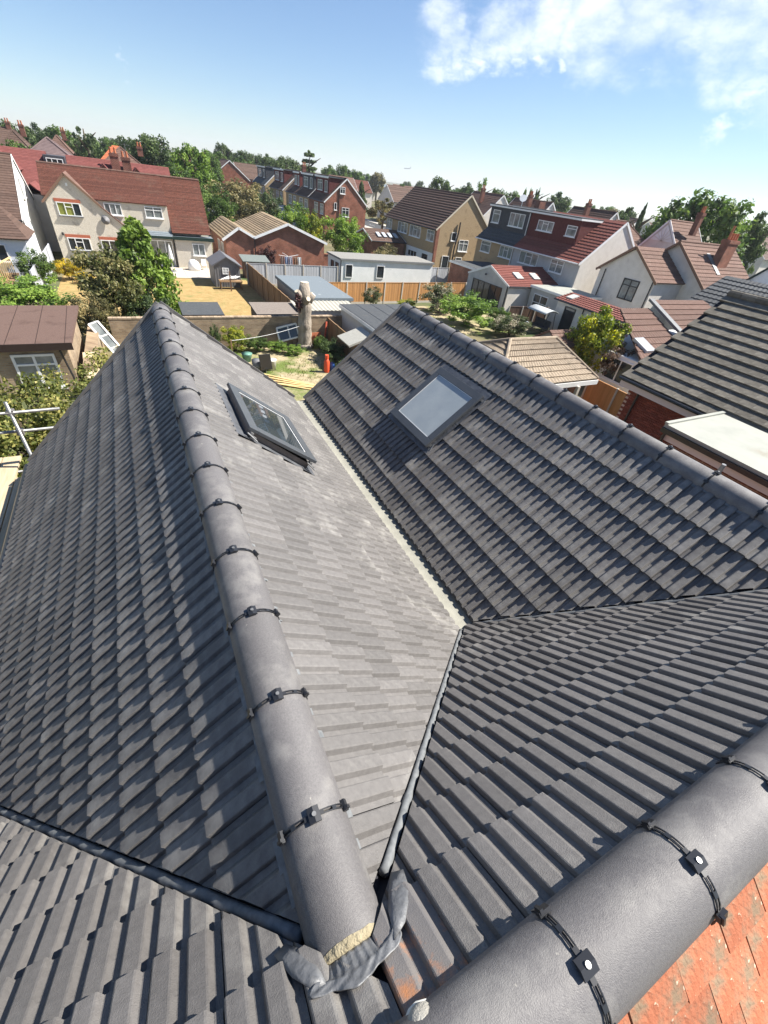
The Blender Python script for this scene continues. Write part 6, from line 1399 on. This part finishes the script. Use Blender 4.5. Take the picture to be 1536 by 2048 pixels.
MB().tube([(8.45, 22.3, .0), (8.45, 22.3, .06), (8.45, 22.3, .62), (8.45, 22.3, .74), (8.45, 22.3, .8)], [.14, .16, .16, .11, .06], n=16).build('body', mat('orange_red_paint', (.60, .07, .025), (.66, .10, .04), rough=.45), gb, smooth=True)
MB().tube([(8.45, 22.3, .80), (8.45, 22.3, 1.0)], [.11, .11], n=12).build('collar', mat('orange_red_paint', (.60, .07, .025)), gb)
tag(MB().tube([(8.85, 22.4, 0), (8.85, 22.4, .45), (8.85, 22.4, .55)], [.15, .15, .06], n=14).build('gas_bottle', mat('blue_paint', (.03, .10, .32), rough=.45), None, smooth=True), 'blue gas bottle behind the orange-red one', 'gas bottle')
tag(MB().tube([(4.5, 24.7, 0), (4.5, 24.7, .42), (4.5, 24.7, .46)], [.2, .29, .31], n=16).build('plant_pot', mat('teal_pot', (.10, .22, .17), (.14, .28, .22), rough=.5), None, smooth=True), 'teal plant pot on the grass beside the left wing', 'plant pot')
lf2 = thing('window_frame', 'white window frame leaning on the garden wall beside the stump', 'window frame', (7.6, 26.9, 0))
W_ = MB(); A_ = Vector((7.0, 26.85, .35)); B_ = Vector((8.25, 26.85, .62)); U_ = Vector((-.12, .2, .75))
W_.bar(A_, B_, .07, .09).bar(A_+U_, B_+U_, .07, .09).bar(A_, A_+U_, .07, .09).bar(B_, B_+U_, .07, .09).bar(A_.lerp(B_, .55), A_.lerp(B_, .55)+U_, .06, .07); W_.build('frame', WHITE, lf2)
MB().add([A_, B_, B_+U_, A_+U_], [(0, 1, 2, 3)]).build('pane', GLASS, lf2)
tag(MB().obox((9.3, 26.9, .5), (.45, 0, .03), (0, .03, 0), (0, .05, .3)).build('board', mat('rusty_board', (.32, .10, .05), (.4, .14, .07), rough=.9)), 'rust-red board leaning against the wall right of the stump', 'board')
tag(MB().obox((9.95, 26.6, .8), (.06, .03, 0), (0, .04, 0), (.05, 0, .75)).build('post', mat('red_post', (.42, .09, .05), rough=.8)), 'red upright plank leaning in the fence corner', 'plank')
wl = MB(); pts = [Vector((3.85, 25.6, .9)).lerp(Vector((8.2, 26.5, 1.35)), t/16)-Vector((0, 0, .12*math.sin(math.pi*t/16))) for t in range(17)]
wl.tube(pts, .012, n=5); tag(wl.build('washing_line', WHITE), 'white washing line strung from the stump', 'line')
tag(MB().box(3.82, 3.9, 25.56, 25.64, 0, .95).build('line_post', FENCE_BR), 'short timber post holding the washing line', 'post')
# clothes airer by the hall
ai = thing('washing_line', 'rotary airer with clothes in front of the brick hall', 'clothes airer', (14.3, 49.6, 0))
MB().tube([(14.3, 49.6, 0), (14.3, 49.6, 1.7)], .03, n=6).build('pole', STEEL, ai)
am = MB()
for k in range(4): a = k*1.571+.3; am.bar((14.3, 49.6, 1.65), (14.3+1.2*math.cos(a), 49.6+1.2*math.sin(a), 1.8), .03, .03)
am.build('arm', WHITE, ai)
for k, (x, c) in enumerate([(13.3, (.22, .16, .14)), (13.75, (.25, .3, .42)), (14.2, (.42, .4, .45)), (14.75, (.28, .16, .1)), (15.15, (.7, .7, .68))]):
    V = []; F = []
    for j in range(6): V += [(x+j*.07, 49.2+.03*math.sin(j*2), 1.68), (x+j*.07, 49.2+.06*math.sin(j*2+1), .9)]
    for j in range(5): F.append((2*j, 2*j+1, 2*j+3, 2*j+2))
    q = MB().add(V, F).build('garment', mat('cloth_%d' % k, c, rough=.95)); q.modifiers.new('s', 'SOLIDIFY').thickness = .02
    tag(q, ['dark', 'blue', 'lilac', 'brown', 'white'][k]+' garment hanging on the rotary airer', 'laundry')
ls_ = thing('low_shed', 'low dark shed roof beside the brick hall wall', 'shed', (10.2, 47.6, 0))
box('wall', FENCE_DK, ls_, 9.2, 11.4, 46.9, 48.4, 0, 1.5); MB().add([(9.0, 46.7, 1.52), (11.6, 46.7, 1.52), (11.6, 48.6, 1.8), (9.0, 48.6, 1.8), (9.0, 46.7, 1.46), (11.6, 46.7, 1.46), (11.6, 48.6, 1.74), (9.0, 48.6, 1.74)], [(0, 1, 2, 3), (7, 6, 5, 4), (4, 5, 1, 0), (5, 6, 2, 1), (6, 7, 3, 2), (7, 4, 0, 3)]).build('roof', mat('green_grey_felt', (.13, .15, .14), (.17, .19, .18), rough=.9), ls_)

# ================================================================== SCAFFOLD
sf = thing('scaffold', 'galvanised tube scaffold at the left eaves of the wing', 'scaffold', (-2.8, 7.0, 0))
for p, q in (((-2.18, 7.6, 0), (-2.18, 7.6, 5.82)), ((-4.3, 7.6, 5.63), (-1.56, 7.6, 5.65)), ((-4.3, 7.66, 5.30), (-1.60, 7.66, 5.31)), ((-4.3, 7.65, 4.60), (-1.7, 7.65, 4.60)), ((-2.18, 7.6, 0), (-2.18, 7.6, .1)), ((-3.4, 2, 0), (-3.4, 2, 6.0)), ((-3.45, 7.6, 0), (-3.45, 7.6, 5.9)), ((-3.5, 1.0, 5.6), (-3.5, 8.2, 5.6))):
    MB().tube([p, q], .0242, n=10).build('tube', STEEL, sf, smooth=True)
for p in ((-2.18, 7.63, 5.64), (-2.18, 7.64, 5.305), (-2.18, 7.63, 4.6)):
    MB().obox(p, (.045, 0, 0), (0, .05, 0), (0, 0, .04)).build('coupler', mat('coupler_steel', (.2, .19, .18), rough=.6, metal=.4), sf)
for i, (x0, y1) in enumerate([(-2.43, 7.35), (-2.68, 8.05), (-2.93, 8.05), (-3.18, 8.05)]):
    tag(MB().box(x0, x0+.235, 1.2, y1, 4.63+.004*i, 4.672+.004*i).build('scaffold_board', BOARD), ['innermost short scaffold board beside the eaves gutter', 'second scaffold board from the eaves', 'third scaffold board from the eaves', 'outermost scaffold board of the walkway'][i], 'board', 'scaffold boards')

# ================================================================== SHOE
shx, shy = .215, -.075
sho = thing('shoe', 'toe of a pale grey worn work shoe resting beside the main ridge', 'shoe', (shx, shy, 7.42))
d = Vector((-.12, .99, -.12)).normalized(); sd = Vector((1, .12, 0)).normalized(); up = sd.cross(d)
tip = Vector((.222, -.078, 7.488))
def shoe_ring(t, w, h, z0):
    c = tip-d*t; return [c+sd*(w*math.cos(a))+up*(z0+max(0, math.sin(a))*h+min(0, math.sin(a))*.012) for a in [2*math.pi*k/16 for k in range(16)]]
def loft(rings):
    V = [p for r in rings for p in r]; n = 16; F = []
    for i in range(len(rings)-1):
        for k in range(n): F.append((i*n+k, (i+1)*n+k, (i+1)*n+(k+1) % n, i*n+(k+1) % n))
    F += [tuple(range(n)), tuple(range((len(rings)-1)*n, len(rings)*n))[::-1]]; return V, F
SHM = mat('scuffed_grey_suede', (.30, .28, .24), (.42, .40, .35), scale=40, rough=.85, bump=.3, bscale=200)
MB().add(*loft([shoe_ring(0, .008, .006, .02), shoe_ring(.008, .028, .022, .018), shoe_ring(.03, .042, .036, .018), shoe_ring(.07, .048, .046, .018), shoe_ring(.12, .047, .06, .018), shoe_ring(.19, .038, .085, .018), shoe_ring(.25, .036, .09, .018), shoe_ring(.275, .02, .07, .018)])).build('upper', SHM, sho, smooth=True)
MB().add(*loft([shoe_ring(-.004, .012, .006, .004), shoe_ring(.006, .034, .008, .004), shoe_ring(.03, .047, .009, .004), shoe_ring(.08, .053, .009, .004), shoe_ring(.18, .044, .009, .004), shoe_ring(.285, .03, .009, .004)])).build('sole', mat('pale_rubber', (.62, .6, .54), rough=.7), sho, smooth=True)
# small airliner low over the skyline
pd = Vector((.482, .876, .021))*2300+Vector((0, 0, 9)); pl_ = thing('aeroplane', 'tiny airliner low over the skyline', 'aeroplane', pd.to_tuple())
e = Vector((.876, -.482, .06)).normalized()
MB().tube([pd-e*14, pd-e*12, pd+e*10, pd+e*14], [.6, 1.9, 1.9, .3], n=10).build('fuselage', mat('aircraft_grey', (.35, .36, .38), rough=.5), pl_, smooth=True)
fw_ = Vector((.482, .876, 0)); MB().poly([pd+e*2, pd-e*3, pd-e*7-fw_*13, pd-e*5-fw_*13], (0, 0, .4)).poly([pd+e*2, pd-e*3, pd-e*7+fw_*13, pd-e*5+fw_*13], (0, 0, .4)).build('wing', mat('aircraft_grey', (.35, .36, .38)), pl_)
MB().poly([pd+e*9, pd+e*13, pd+e*14.5+Vector((0, 0, 6)), pd+e*12.5+Vector((0, 0, 6))], fw_*.4).build('tail_fin', mat('aircraft_grey', (.35, .36, .38)), pl_)

# ================================================================== AIR
hz = MB().box(-2600, 2600, -700, 4100, -1, 90).build('haze', None); hz['kind'] = 'stuff'; hz['label'] = 'thin pale haze in the distant air'; hz['category'] = 'haze'
hm = bpy.data.materials.new('haze'); hm.use_nodes = True; ht = hm.node_tree; ht.nodes.clear()
ho = N(ht, 'ShaderNodeOutputMaterial'); hv = N(ht, 'ShaderNodeVolumePrincipled'); hv.inputs['Color'].default_value = (.86, .92, 1.0, 1); hv.inputs['Density'].default_value = .00022; hv.inputs['Anisotropy'].default_value = .2
L(ht, hv.outputs[0], ho.inputs['Volume']); hz.data.materials.append(hm)
